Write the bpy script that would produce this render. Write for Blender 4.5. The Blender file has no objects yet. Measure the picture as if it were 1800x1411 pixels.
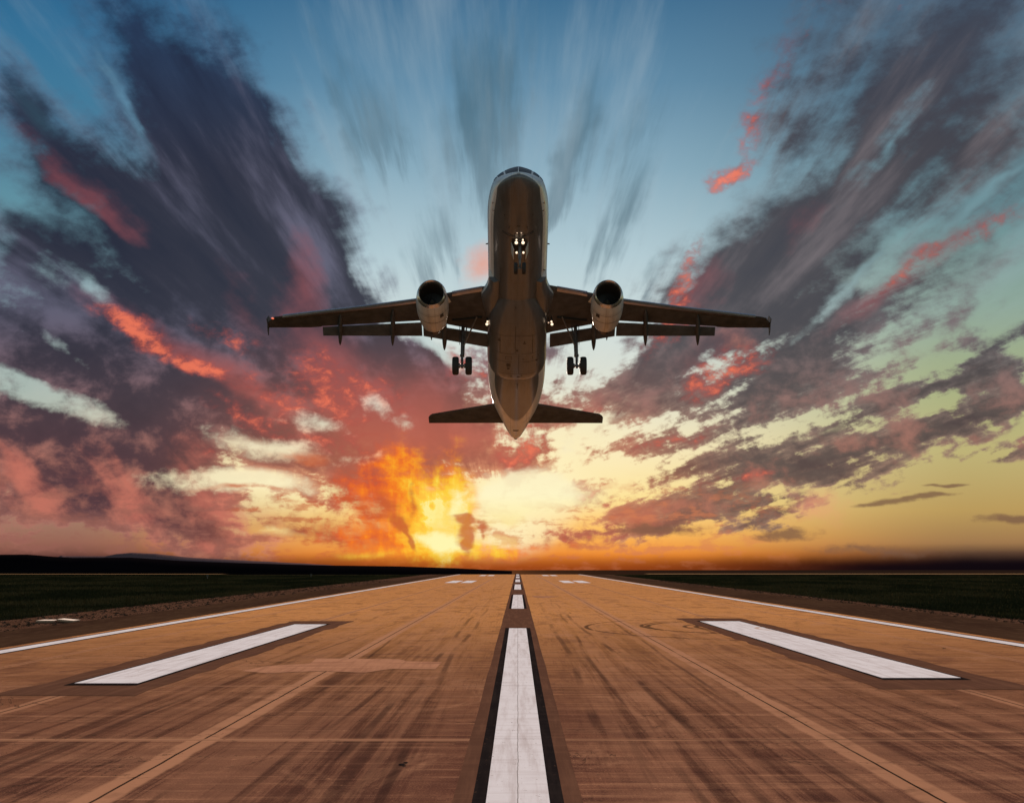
import bpy, bmesh, math, random
import numpy as np
from mathutils import Vector, Matrix
R = math.radians
random.seed(7); rng = np.random.default_rng(7)
scene = bpy.context.scene
# ------------------------------------------------------------------ camera
F = 2500.0; CX, CY = 900.0, 705.5; HORY = 992.0
PITCH = math.atan((HORY - CY) / F)
CAMZ = 2.0
VPX = 910.0
YAW = math.atan((VPX - CX) / F)      # camera looks slightly left of the runway axis
cd = bpy.data.cameras.new('camera'); cam = bpy.data.objects.new('camera', cd)
scene.collection.objects.link(cam); scene.camera = cam
cd.sensor_width = 36; cd.lens = F / 1800 * 36; cd.clip_end = 60000; cd.clip_start = 0.1
cam.location = (0, 0, CAMZ)
cam.rotation_euler = (R(90) + PITCH, 0, YAW)
CM = cam.rotation_euler.to_matrix()
def ray(px, py):
    return (CM @ Vector(((px - CX) / F, -(py - CY) / F, -1))).normalized()
def azel(px, py):
    r = ray(px, py); return math.degrees(math.atan2(r.x, r.y)), math.degrees(math.asin(r.z))
def ground(px, py):
    r = ray(px, py); k = -CAMZ / r.z
    return r.x * k, r.y * k
# ------------------------------------------------------------------ exposure and sun
EXPO = 2.0
vs = scene.view_settings
vs.view_transform = 'Standard'; vs.look = 'None'; vs.gamma = 1; vs.exposure = EXPO; vs.use_curve_mapping = False
SUN_EL, SUN_AZ = 5.6, -3.0
sd = bpy.data.lights.new('sun', 'SUN'); sun = bpy.data.objects.new('sun', sd); scene.collection.objects.link(sun)
sd.energy = 5.0; sd.angle = R(0.6); sd.color = (1.0, 0.79, 0.64)
sdir = Vector((math.sin(R(SUN_AZ)) * math.cos(R(SUN_EL)), math.cos(R(SUN_AZ)) * math.cos(R(SUN_EL)), math.sin(R(SUN_EL))))
sun.rotation_euler = (-sdir).to_track_quat('-Z', 'Y').to_euler()
# ------------------------------------------------------------------ node helper
class N:
    """tiny expression builder over shader nodes"""
    def __init__(s, nt): s.nt = nt
    def new(s, t, **kw):
        n = s.nt.nodes.new(t)
        for k, v in kw.items(): setattr(n, k, v)
        return n
    def put(s, sock, v):
        if v is None: return
        if isinstance(v, bpy.types.NodeSocket): s.nt.links.new(v, sock)
        else: sock.default_value = v
    def m(s, op, a, b=None, c=None, clamp=False):
        n = s.new('ShaderNodeMath', operation=op, use_clamp=clamp)
        s.put(n.inputs[0], a); s.put(n.inputs[1], b); s.put(n.inputs[2], c)
        return n.outputs[0]
    def add(s, a, b): return s.m('ADD', a, b)
    def sub(s, a, b): return s.m('SUBTRACT', a, b)
    def mul(s, a, b, clamp=False): return s.m('MULTIPLY', a, b, clamp=clamp)
    def mad(s, a, b, c): return s.m('MULTIPLY_ADD', a, b, c)
    def sstep(s, x, lo, hi, to0=0.0, to1=1.0, kind='SMOOTHSTEP'):
        n = s.new('ShaderNodeMapRange', interpolation_type=kind)
        s.put(n.inputs[0], x); s.put(n.inputs[1], lo); s.put(n.inputs[2], hi); s.put(n.inputs[3], to0); s.put(n.inputs[4], to1)
        return n.outputs[0]
    def comb(s, x, y, z=0.0):
        n = s.new('ShaderNodeCombineXYZ'); s.put(n.inputs[0], x); s.put(n.inputs[1], y); s.put(n.inputs[2], z); return n.outputs[0]
    def sep(s, v):
        n = s.new('ShaderNodeSeparateXYZ'); s.put(n.inputs[0], v); return n.outputs
    def noise(s, v, scale=1.0, detail=5.0, rough=0.55, dist=0.0, lac=2.0, dims='2D'):
        n = s.new('ShaderNodeTexNoise', noise_dimensions=dims)
        s.put(n.inputs['Vector'], v); s.put(n.inputs['Scale'], scale); s.put(n.inputs['Detail'], detail)
        s.put(n.inputs['Roughness'], rough); s.put(n.inputs['Distortion'], dist); s.put(n.inputs['Lacunarity'], lac)
        return n.outputs[0]
    def mix(s, f, a, b, bt='MIX'):
        n = s.new('ShaderNodeMix', data_type='RGBA', blend_type=bt)
        n.clamp_factor = True
        s.put(n.inputs[0], f); s.put(n.inputs[6], a); s.put(n.inputs[7], b); return n.outputs[2]
    def ramp(s, f, stops, interp='LINEAR'):
        n = s.new('ShaderNodeValToRGB'); cr = n.color_ramp; cr.interpolation = interp
        while len(cr.elements) > 1: cr.elements.remove(cr.elements[-1])
        cr.elements[0].position = stops[0][0]; cr.elements[0].color = stops[0][1]
        for p, c in stops[1:]:
            e = cr.elements.new(p); e.color = c
        s.put(n.inputs[0], f); return n.outputs[0]
def lin(c):
    return tuple(((v / 255) / 12.92 if v / 255 <= .04045 else ((v / 255 + .055) / 1.055) ** 2.4) for v in c)
def sk(r, g, b):          # a colour of the sky as the eye sees it -> radiance at this exposure
    l = lin((r, g, b)); return (l[0] / 2 ** EXPO, l[1] / 2 ** EXPO, l[2] / 2 ** EXPO, 1)
# ------------------------------------------------------------------ world: sunset sky
w = bpy.data.worlds.new('World'); scene.world = w; w.use_nodes = True
nt = w.node_tree; nt.nodes.clear(); n = N(nt)
tc = n.new('ShaderNodeTexCoord')
dx, dy, dz = n.sep(tc.outputs['Generated'])
az = n.mul(n.m('ARCTAN2', dx, dy), 57.29578)
el = n.mul(n.m('ARCSINE', dz), 57.29578)
# polar frame about the glow on the horizon: high-altitude cloud streets converge there
c_az, c_el = azel(890, 985)
daz, de = n.sub(az, c_az), n.sub(el, c_el)
rr = n.m('SQRT', n.add(n.mul(daz, daz), n.mul(de, de)))
th = n.m('ARCTAN2', de, daz)
lr = n.m('LOGARITHM', n.add(rr, 1.5), 2.71828)
high = n.sstep(el, azel(900, 740)[1], azel(900, 430)[1])
flat = n.comb(az, n.mul(el, 1.35))
def cen_(v, k=1.0): return n.mul(n.sub(v, .5), k)
sL = n.noise(n.comb(n.mul(th, 4.5), n.mul(lr, 1.1), 0), 1.0, 4, .5)                        # broad radial streets
sA = n.noise(n.comb(n.add(n.mul(th, 11.0), 30.0), n.mul(lr, 2.4), 0), 1.0, 6, .58)         # ragged radial edges
sB0 = n.noise(n.comb(n.add(n.mul(th, 30.0), 60.0), n.mul(lr, 4.5), 0), 1.0, 5, .55)        # combed fibres
sB = n.add(n.mul(n.sub(sB0, .5), n.sstep(rr, 2.0, 9.0)), .5)
fA = n.noise(flat, .50, 8, .58, .1)
fB = n.noise(n.comb(n.add(az, 41.0), n.mul(el, 1.5)), 1.7, 7, .60, .2)
fL = n.noise(flat, .22, 3, .45)
fM = n.noise(n.comb(n.add(az, 77.0), n.mul(el, 1.2)), .45, 3, .45)
vS = n.noise(n.comb(n.mul(az, 1.5), n.mul(el, .32)), 1.0, 5, .55, .3)                      # hanging curtains of rain-lit cloud
dS = n.noise(n.comb(n.add(n.mul(az, .95), n.mul(el, .80)), n.add(n.mul(az, -.13), n.mul(el, .16))), 1.0, 5, .55, .3)
hS = n.noise(n.comb(n.mul(az, .5), n.mul(el, 2.4)), 1.0, 6, .6, .2)                        # flat bands low in the sky
wr = n.add(n.add(1.0, cen_(sA, .30)), cen_(sB, .10))
rr2 = n.mul(rr, wr)
wt = n.add(th, cen_(sL, .10))
waz = n.add(n.add(c_az, n.mul(rr2, n.m('COSINE', wt))), cen_(fM, 1.5))
wel = n.add(n.add(c_el, n.mul(rr2, n.m('SINE', wt))), cen_(fL, 1.1))
WP = n.comb(waz, wel)
SP = n.comb(n.add(az, cen_(fM, 1.5)), n.add(el, cen_(fL, 1.1)))   # softly warped
PX = 1 / (F * math.pi / 180)
def blob(px, py, rx, ry, ang, src):
    a, e = azel(px, py)
    mp = n.new('ShaderNodeMapping', vector_type='TEXTURE')
    n.put(mp.inputs[0], src)
    mp.inputs[1].default_value = (a, e, 0); mp.inputs[2].default_value = (0, 0, R(-ang))
    mp.inputs[3].default_value = (rx * PX, ry * PX, 1)
    g = n.new('ShaderNodeTexGradient', gradient_type='SPHERICAL'); n.put(g.inputs[0], mp.outputs[0])
    return g.outputs[1]
def blobs(lst, src):
    acc = 0.0
    for b in lst:
        acc = n.mad(blob(b[0], b[1], b[2], b[3], b[4], src), b[5], acc)
    return acc
# (x, y, length, width, tilt, weight) of each cloud mass, as directions in the sky
DARK = [(360, 250, 420, 210, 56, 0.45), (500, 430, 330, 190, 55, 0.5), (250, 650, 420, 220, 20, 0.75), (560, 720, 260, 130, 30, 0.6), (170, 800, 330, 130, 30, 0.6), (720, 730, 170, 110, 60, 0.55), (560, 820, 120, 30, 4, 0.5), (700, 850, 60, 60, 0, 0.4), (1550, 330, 500, 190, -42, 0.32), (1700, 480, 300, 60, -38, 0.45), (1340, 560, 260, 160, -45, 0.54), (1700, 150, 300, 240, -30, 0.22), (1150, 700, 130, 80, 0, 0.37), (1060, 850, 120, 50, 0, 0.33), (1180, 870, 200, 40, 0, 0.22), (1330, 900, 200, 40, 0, 0.37), (1700, 745, 300, 36, -16, 0.37), (1180, 620, 90, 60, -40, 0.3), (960, 840, 80, 30, 0, 0.5), (1520, 690, 160, 60, -20, 0.33), (330, 180, 400, 170, 58, 0.82), (440, 380, 340, 170, 52, 1.45), (560, 470, 190, 120, 56, 1), (240, 40, 220, 130, 62, 0.57), (600, 560, 160, 90, 60, 0.7), (430, 80, 200, 90, 70, 0.37), (150, 290, 420, 100, 33, 1.3), (330, 500, 420, 190, 26, 1.4), (140, 620, 440, 140, 18, 1.25), (560, 640, 360, 140, 34, 1.15), (80, 780, 330, 130, 10, 1), (700, 690, 240, 130, 42, 1.1), (800, 660, 130, 90, 20, 0.8), (270, 830, 300, 100, 46, 1.1), (60, 440, 200, 80, 24, 1), (430, 700, 280, 80, 28, 0.7), (560, 870, 120, 36, 8, 0.7), (760, 750, 150, 90, 60, 0.9), (640, 820, 140, 40, 38, 0.8), (40, 130, 180, 60, 60, 0.57), (500, 800, 80, 24, 6, 0.7), (60, 900, 260, 60, 4, 0.5), (470, 760, 60, 20, 10, 0.5), (1470, 350, 480, 140, -42, 1.17), (1640, 50, 420, 190, -28, 0.84), (1430, 90, 240, 140, -62, 0.59), (1790, 240, 330, 120, -36, 0.84), (1250, 530, 260, 150, -44, 0.99), (1560, 520, 330, 60, -38, 0.81), (1400, 600, 230, 90, -48, 0.74), (1740, 620, 280, 44, -24, 0.89), (1780, 670, 170, 36, -10, 0.59), (1580, 765, 480, 50, -17, 0.96), (1380, 810, 240, 38, -8, 0.63), (1240, 840, 150, 50, -5, 0.52), (1470, 835, 170, 44, 8, 0.67), (1760, 795, 200, 28, -9, 0.96), (1230, 905, 230, 44, 2, 0.81), (1010, 700, 130, 46, 0, 0.59), (1120, 650, 120, 40, -20, 0.44), (1160, 790, 160, 50, -10, 0.44), (950, 790, 100, 50, -50, 0.8), (1090, 935, 260, 40, 2, 0.59), (1400, 700, 260, 80, -20, 0.33), (1300, 760, 200, 60, -10, 0.44), (1330, 690, 140, 60, -30, 0.37), (1000, 600, 60, 50, -30, 0.3), (1640, 690, 200, 30, -12, 0.22), (1080, 770, 80, 40, -20, 0.33), (450, 150, 180, 90, 60, 0.25), (1740, 560, 120, 30, -30, 0.3), (180, 820, 300, 120, 24, 0.55), (60, 880, 200, 60, 10, 0.3), (330, 900, 110, 60, 40, 0.35), (880, 750, 110, 70, -20, 0.6), (870, 810, 80, 30, 0, 0.5), (980, 730, 90, 40, -20, 0.4)]
VEIL = [(830, 240, 190, 90, 88, 1), (1010, 250, 190, 60, -76, 1.1), (1080, 400, 140, 60, -60, 0.8), (700, 230, 160, 60, 74, 0.5), (740, 450, 80, 50, 80, 0.6), (60, 180, 170, 60, 60, 0.5), (970, 340, 90, 40, -80, 0.8), (600, 140, 200, 50, 64, 0.4), (1150, 480, 90, 30, -50, 0.6), (780, 420, 100, 40, 80, 0.6), (880, 120, 200, 120, 85, 0.5), (640, 250, 160, 80, 70, 0.5), (1120, 250, 180, 80, -65, 0.45)]
RED = [(240, 572, 94.5, 27.9, 16, 0.94), (290, 615, 157.5, 27.9, 28, 0.94), (350, 645, 52.5, 27.9, 20, 0.59), (460, 690, 115.5, 46.5, 35, 0.59), (455, 745, 157.5, 27.9, 27, 0.85), (400, 590, 94.5, 24.8, 24, 0.51), (570, 690, 115.5, 77.5, 45, 0.85), (665, 700, 105, 62, 35, 0.68), (815, 640, 56.7, 55.8, 60, 0.85), (640, 790, 126, 40.3, 40, 0.59), (550, 885, 126, 24.8, 8, 0.51), (380, 800, 84, 24.8, 0, 0.42), (560, 770, 115.5, 27.9, 36, 0.51), (1210, 500, 115.5, 23.25, -72, 1.1), (1268, 318, 63, 18.6, -32, 0.59), (1340, 180, 105, 40.3, -62, 0.45), (1310, 255, 63, 31, -70, 0.36), (1275, 312, 63, 27.9, -30, 0.36), (1600, 470, 94.5, 20.15, -38, 0.77), (1728, 402, 126, 27.9, -20, 0.59), (1255, 660, 46.2, 83.7, 60, 1.02), (1330, 640, 63, 40.3, -30, 0.59), (1180, 585, 105, 40.3, -35, 0.68), (1430, 45, 73.5, 24.8, -58, 0.29), (1580, 15, 52.5, 21.7, -60, 0.29), (1000, 730, 126, 31, 10, 0.51), (1175, 775, 126, 31, -14, 0.59), (1300, 838, 147, 17.05, -12, 0.59), (1010, 870, 84, 31, 0, 0.77), (930, 800, 73.5, 55.8, -40, 0.77), (1040, 945, 210, 40.3, 0, 0.68), (920, 770, 52.5, 62, 50, 0.51)]
EMBER = [(150, 330, 250, 40, 33, 0.94), (170, 365, 140, 20, 34, 0.79), (530, 500, 140, 60, 72, 0.9), (430, 540, 150, 60, 60, 0.6), (570, 620, 150, 70, 50, 0.7), (690, 750, 180, 110, 50, 1.3), (600, 700, 170, 70, 40, 0.9), (300, 600, 240, 40, 26, 0.8), (460, 700, 200, 50, 30, 0.8), (780, 720, 120, 90, 70, 0.9), (1230, 500, 120, 60, -66, 0.8), (1260, 640, 130, 80, -40, 0.9), (1610, 465, 260, 34, -36, 1.1), (1735, 400, 170, 34, -20, 1.1), (1400, 390, 80, 40, -50, 0.6), (1370, 80, 200, 60, -62, 0.6), (1620, 560, 120, 24, -20, 0.3), (1010, 720, 140, 60, 0, 0.42), (1320, 200, 140, 50, -62, 0.6), (1250, 840, 280, 60, -4, 0.3), (1090, 930, 260, 60, 0, 0.54), (620, 830, 120, 50, 40, 0.6), (890, 770, 120, 80, 0, 0.8)]
PINK = [(360, 850, 130, 60, 55, 0.9), (220, 880, 180, 50, 50, 0.83), (40, 840, 130, 60, 40, 0.75), (845, 470, 60, 60, 0, 1), (1420, 890, 160, 60, 0, 0.6), (560, 800, 90, 50, 10, 0.5), (420, 910, 150, 40, 10, 0.6), (700, 940, 260, 30, 0, 0.5), (300, 960, 320, 24, 0, 0.38), (1290, 620, 80, 60, 0, 0.3)]
GLOW = [(900, 875, 170, 100, 0, 1.2), (870, 950, 160, 50, 0, 0.6), (450, 850, 220, 80, 0, 1), (560, 740, 110, 40, 0, 0.5), (1010, 790, 200, 130, 0, 0.6)]
FIRE = [(745, 890, 150, 110, 20, 0.9), (680, 870, 150, 90, 30, 0.7), (620, 880, 130, 60, 20, 0.55), (770, 968, 210, 36, 0, 1.1), (590, 940, 230, 30, 4, 0.9), (980, 962, 180, 26, 0, 0.5), (802, 850, 46, 110, -8, 0.8), (690, 800, 130, 60, 40, 0.35), (520, 900, 120, 24, 10, 0.5)]
YELL = [(802, 885, 26, 90, -8, 0.9), (787, 960, 60, 34, 0, 1.7), (735, 945, 80, 34, 0, 1), (640, 972, 110, 12, 0, 0.7), (850, 968, 80, 18, 0, 0.7), (790, 900, 50, 60, 0, 0.6)]
HOLE = [(905, 872, 120, 56, 0, 2), (1000, 800, 60, 30, -20, 0.6), (870, 940, 90, 20, 0, 0.6), (60, 695, 200, 30, 14, 1.1), (20, 655, 110, 18, 25, 0.8), (160, 500, 70, 24, 50, 0.7), (90, 470, 50, 50, 60, 0.6), (110, 610, 90, 12, 30, 0.6), (470, 785, 140, 30, 6, 1.1), (420, 848, 190, 32, 2, 1.3), (745, 598, 140, 24, 35, 1.2), (560, 745, 90, 22, 10, 0.9), (660, 710, 40, 22, 40, 0.6), (480, 940, 120, 12, 2, 0.5), (1620, 440, 200, 14, -38, 0.5), (1745, 330, 170, 14, -36, 0.8), (1490, 500, 180, 20, -46, 0.9), (620, 800, 50, 20, 0, 0.5), (430, 140, 200, 14, 60, 0.3), (210, 170, 160, 16, 58, 0.5), (700, 740, 30, 22, 0, 0.5), (1560, 250, 160, 30, -45, 0.6), (960, 860, 100, 40, 0, 0.8)]
SCRAP = [(1560, 888, 80, 8, -3, 1.3), (1640, 876, 66, 7, -5, 1.3), (1780, 922, 70, 12, 2, 1.2), (1390, 937, 80, 18, -2, 1.2), (1670, 857, 50, 5, -6, 1.2), (1540, 965, 230, 16, 0, 0.7), (540, 800, 80, 20, 0, 0.9), (420, 862, 110, 9, 2, 0.9), (620, 880, 100, 20, 28, 0.7), (1000, 945, 110, 18, 0, 0.7), (1150, 932, 140, 24, 2, 0.9), (450, 905, 80, 8, 0, 0.6), (520, 885, 60, 10, 0, 0.7), (815, 907, 34, 10, 0, 1.2), (817, 930, 22, 40, -6, 1.3), (826, 960, 12, 34, -10, 1), (680, 885, 44, 26, 50, 1), (702, 920, 22, 26, -30, 1.2), (716, 950, 8, 34, -20, 1.1), (850, 915, 22, 14, 0, 1), (851, 935, 8, 16, 0, 0.8), (724, 880, 12, 50, 0, 0.8)]
# clear sky behind the clouds: three vertical ramps, blended by azimuth
def erp(stops):
    out = []
    for py, c in stops:
        out.append(((azel(900, py)[1] + 2) / 30, sk(*c)))
    out.sort(key=lambda s: s[0]); return out
ev = n.m('DIVIDE', n.add(el, 2.0), 30.0)
cen = n.ramp(ev, erp([(1010, (110, 45, 20)), (996, (170, 80, 28)), (975, (238, 140, 52)), (940, (255, 186, 92)), (880, (255, 226, 148)), (790, (250, 234, 190)), (690, (226, 226, 208)), (580, (208, 220, 218)), (450, (180, 204, 212)), (300, (138, 172, 190)), (150, (98, 140, 168)), (0, (66, 112, 146)), (-150, (34, 74, 116))]))
rig = n.ramp(ev, erp([(1008, (14, 9, 14)), (990, (22, 13, 20)), (972, (92, 66, 50)), (955, (160, 120, 78)), (900, (186, 154, 92)), (800, (190, 178, 120)), (700, (168, 176, 130)), (560, (140, 165, 150)), (400, (104, 144, 152)), (200, (84, 116, 134)), (0, (70, 98, 124)), (-150, (38, 70, 100))]))
lef = n.ramp(ev, erp([(1008, (40, 20, 20)), (985, (100, 60, 55)), (955, (150, 100, 84)), (900, (166, 130, 108)), (820, (188, 150, 120)), (720, (176, 180, 165)), (600, (132, 160, 165)), (400, (98, 145, 160)), (250, (70, 125, 155)), (100, (54, 112, 150)), (0, (42, 98, 138)), (-150, (28, 70, 105))]))
base = n.mix(n.sstep(az, azel(700, 700)[0], azel(120, 700)[0]), cen, lef)
base = n.mix(n.sstep(az, azel(1080, 700)[0], azel(1720, 700)[0]), base, rig)
glow = blobs(GLOW, SP)
base = n.mix(n.mul(n.sstep(glow, 0.0, 1.0), .95), base, sk(255, 240, 190))
sa_, se_ = azel(792, 925)
sdist = n.m('SQRT', n.add(n.m('POWER', n.mul(n.sub(az, sa_), 1.0), 2.0), n.m('POWER', n.mul(n.sub(el, se_), .78), 2.0)))
# clouds: broad radial streets aloft, broken puffs and flat bands lower down
def gate(v, k=.2): return n.sstep(n.add(v, n.mul(cen_(fA, .5), n.sstep(v, 0.0, .05))), 0.0, k)
D = blobs(DARK, WP)
rS = n.noise(n.comb(n.add(n.mul(az, .24), n.mul(el, -.08)), n.add(n.mul(el, 1.25), n.mul(az, -.42))), 1.0, 6, .55, .2)   # streets slanting up to the right
right = n.sstep(az, azel(820, 0)[0], azel(1100, 0)[0])
dlo = n.add(n.add(cen_(fA, 2.1), cen_(fB, 1.5)), n.mix(right, cen_(hS, 1.0), cen_(rS, 3.0)))
dhi = n.add(n.add(cen_(sL, .8), cen_(sA, 1.3)), n.add(cen_(sB, .65), cen_(fA, .9)))
dn = n.add(n.mul(dlo, n.mad(high, -.80, 1.0)), n.mul(dhi, n.mad(high, .75, .25)))
D2 = n.add(D, dn)
cloud = n.mul(n.sstep(D2, .02, n.mad(high, .72, .62)), gate(D, .30))
core = n.sstep(n.add(D, n.mul(dn, .75)), .15, 1.15)
right = n.sstep(az, azel(820, 0)[0], azel(1100, 0)[0])
warm = n.sstep(el, azel(900, 540)[1], azel(900, 880)[1])     # clouds low in the sky are warmer
blu = n.sstep(el, azel(900, 340)[1], azel(900, 0)[1])
mid_e = n.mix(right, sk(106, 104, 128), sk(118, 118, 124)); mid_c = n.mix(right, sk(46, 44, 60), sk(70, 67, 74))
low_e = n.mix(right, sk(186, 118, 98), sk(170, 132, 108)); low_c = n.mix(right, sk(82, 54, 62), sk(98, 80, 76))
edge = n.mix(n.mul(blu, .8), n.mix(n.mul(warm, .85), mid_e, low_e), n.mix(right, sk(66, 108, 142), sk(88, 106, 122)))
inner = n.mix(n.mul(blu, .8), n.mix(n.mul(warm, .85), mid_c, low_c), n.mix(right, sk(38, 62, 94), sk(62, 70, 86)))
ccol = n.mix(core, edge, inner)
shade = n.add(n.mul(cen_(sL, 1.0), .8), n.add(n.mul(cen_(sA, 1.2), high), n.mul(cen_(fA, 1.6), n.sub(1.0, high))))
ccol = n.mix(n.mul(n.sstep(shade, -.05, .40), .75), ccol, n.mix(warm, n.mix(right, sk(104, 102, 124), sk(124, 114, 118)), sk(184, 118, 100)))
ccol = n.mix(n.mul(n.sstep(shade, .05, -.40), .70), ccol, n.mix(warm, n.mix(right, sk(30, 30, 50), sk(54, 54, 66)), sk(66, 46, 56)))
nears = n.mul(n.sstep(sdist, 13.0, 3.5), warm)
ccol = n.mix(n.mul(nears, .72), ccol, n.mix(core, sk(246, 164, 112), sk(186, 98, 74)))
EM = blobs(EMBER, SP)
em = n.mul(n.sstep(n.add(EM, n.add(n.mul(cen_(sA, 1.1), high), n.add(cen_(fA, .9), cen_(sL, .6)))), .15, 1.25), gate(EM, .3))
ccol = n.mix(n.mul(em, .70), ccol, n.mix(warm, sk(142, 74, 80), sk(200, 92, 66)))
sky = n.mix(n.mul(cloud, .96), base, ccol)
# thin veil streaks high up
V = blobs(VEIL, WP)
vmask = n.mul(n.sstep(n.add(V, n.add(cen_(sB, 1.3), cen_(sA, 1.0))), .0, 1.1), gate(V, .4))
sky = n.mix(n.mul(vmask, .60), sky, sk(52, 84, 100))
pale = n.sstep(n.add(cen_(sB, .5), n.add(cen_(sA, 1.4), cen_(sL, 1.2))), -.2, .7)
sky = n.mix(n.mul(pale, n.mul(n.sub(1.0, cloud), n.mul(high, .34))), sky, sk(168, 186, 196))
# cloud undersides lit red by the sun
RD = blobs(RED, SP)
rn = n.add(n.add(n.mul(cen_(fB, 2.1), n.mad(high, -.1, 1.0)), cen_(sB, .6)), n.add(cen_(fA, 1.2), n.mul(cen_(sA, .8), high)))
rv = n.add(RD, rn)
rmask = n.mul(n.sstep(rv, .05, 1.25), gate(RD, .5))
rcol = n.mix(n.sstep(rv, .45, 1.4), sk(168, 78, 72), sk(244, 122, 90))
sky = n.mix(n.mul(rmask, .84), sky, rcol)
# pink veils that hang from the clouds
PK = blobs(PINK, SP)
lefty = n.sstep(az, azel(560, 0)[0], azel(420, 0)[0])
pmask = n.mul(n.sstep(n.add(PK, n.add(n.mul(cen_(dS, 1.1), lefty), cen_(fA, 1.4))), .1, 1.15), gate(PK, .4))
sky = n.mix(n.mul(pmask, .70), sky, n.mix(lefty, sk(236, 150, 120), sk(206, 116, 98)))
lows = n.mul(n.sstep(n.add(hS, cen_(fB, .7)), .46, .72), n.sstep(el, azel(900, 820)[1], azel(900, 900)[1]))
lows = n.mul(lows, n.sstep(az, azel(1500, 0)[0], azel(1150, 0)[0]))
sky = n.mix(n.mul(lows, .62), sky, n.mix(right, n.mix(lefty, sk(206, 108, 62), sk(150, 96, 84)), sk(214, 128, 86)))
# fire round the sun
FI = blobs(FIRE, SP)
fv = n.add(FI, n.add(n.add(cen_(vS, .5), cen_(fB, 1.1)), n.add(cen_(fA, 1.2), cen_(hS, .6))))
fm = n.mul(n.sstep(fv, .0, 1.15), gate(FI, .7))
heat = n.add(n.sstep(sdist, 6.2, .3, kind='LINEAR'), n.add(n.add(cen_(vS, .50), cen_(fB, .45)), n.add(cen_(fA, .55), cen_(dS, .35))))
fcol = n.ramp(heat, [(.10, sk(150, 66, 56)), (.38, sk(216, 90, 48)), (.58, sk(246, 124, 36)), (.76, sk(255, 172, 40)), (.92, sk(255, 216, 70)), (1, sk(255, 240, 150))])
sky = n.mix(n.mul(fm, .94), sky, fcol)
YE = blobs(YELL, SP)
yv = n.add(YE, n.add(cen_(fB, .9), cen_(vS, .7)))
ym = n.mul(n.sstep(yv, .1, 1.2), gate(YE, .5))
sky = n.mix(ym, sky, n.mix(n.sstep(yv, .6, 1.5), sk(255, 208, 66), sk(255, 246, 176)))
# light gaps
HO = blobs(HOLE, SP)
hm = n.mul(n.sstep(n.add(HO, n.add(n.mul(n.add(cen_(fB, .9), cen_(fA, 1.3)), n.mad(high, -.5, 1.0)), n.mul(n.add(cen_(sA, 1.0), cen_(sB, .8)), high))), .12, 1.0), gate(HO, .3))
hcol = n.ramp(ev, erp([(980, (255, 208, 120)), (920, (255, 236, 165)), (870, (255, 246, 200)), (800, (250, 235, 195)), (700, (214, 222, 206)), (560, (190, 210, 212)), (450, (120, 160, 175)), (200, (90, 140, 175))]))
hcol = n.mix(n.sstep(az, azel(400, 0)[0], azel(60, 0)[0]), hcol, n.mix(.45, hcol, sk(110, 145, 150)))
hcol = n.mix(n.sstep(az, azel(1200, 0)[0], azel(1500, 0)[0]), hcol, n.mix(.5, hcol, sk(120, 145, 140)))
sky = n.mix(n.mul(hm, .88), sky, hcol)
# small dark scraps in front of everything
SC = blobs(SCRAP, SP)
scm = n.mul(n.sstep(n.add(SC, n.add(cen_(fB, .9), cen_(hS, .9))), .15, .95), gate(SC, .35))
sky = n.mix(n.mul(scm, .80), sky, n.mix(right, sk(196, 92, 52), sk(120, 88, 70)))
# murk lying on the horizon
mk = n.sstep(n.add(el, cen_(fA, .25)), azel(900, 997)[1], azel(900, 968)[1], 1.0, 0.0)
side = n.sstep(n.m('ABSOLUTE', n.sub(az, azel(880, 0)[0])), 1.0, 15.0)
sky = n.mix(n.mul(mk, n.mad(side, .45, .5)), sky, n.mix(side, sk(150, 66, 22), sk(16, 9, 14)))
# the rest of the dome, which only lights the scene
st = n.new('ShaderNodeTexSky', sky_type='NISHITA', sun_disc=False)
st.sun_elevation = R(SUN_EL); st.sun_rotation = R(SUN_AZ)
away = n.m('MAXIMUM', n.sstep(n.m('ABSOLUTE', az), 35.0, 80.0), n.sstep(el, 27.0, 50.0))
nish = n.mix(1.0, st.outputs[0], (.055, .055, .055, 1), 'MULTIPLY')
sky = n.mix(away, sky, nish)
bg = n.new('ShaderNodeBackground'); n.put(bg.inputs[0], sky); bg.inputs[1].default_value = 1.0
out = n.new('ShaderNodeOutputWorld'); nt.links.new(bg.outputs[0], out.inputs[0])
w.cycles.sampling_method = 'MANUAL'; w.cycles.sample_map_resolution = 512
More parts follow.
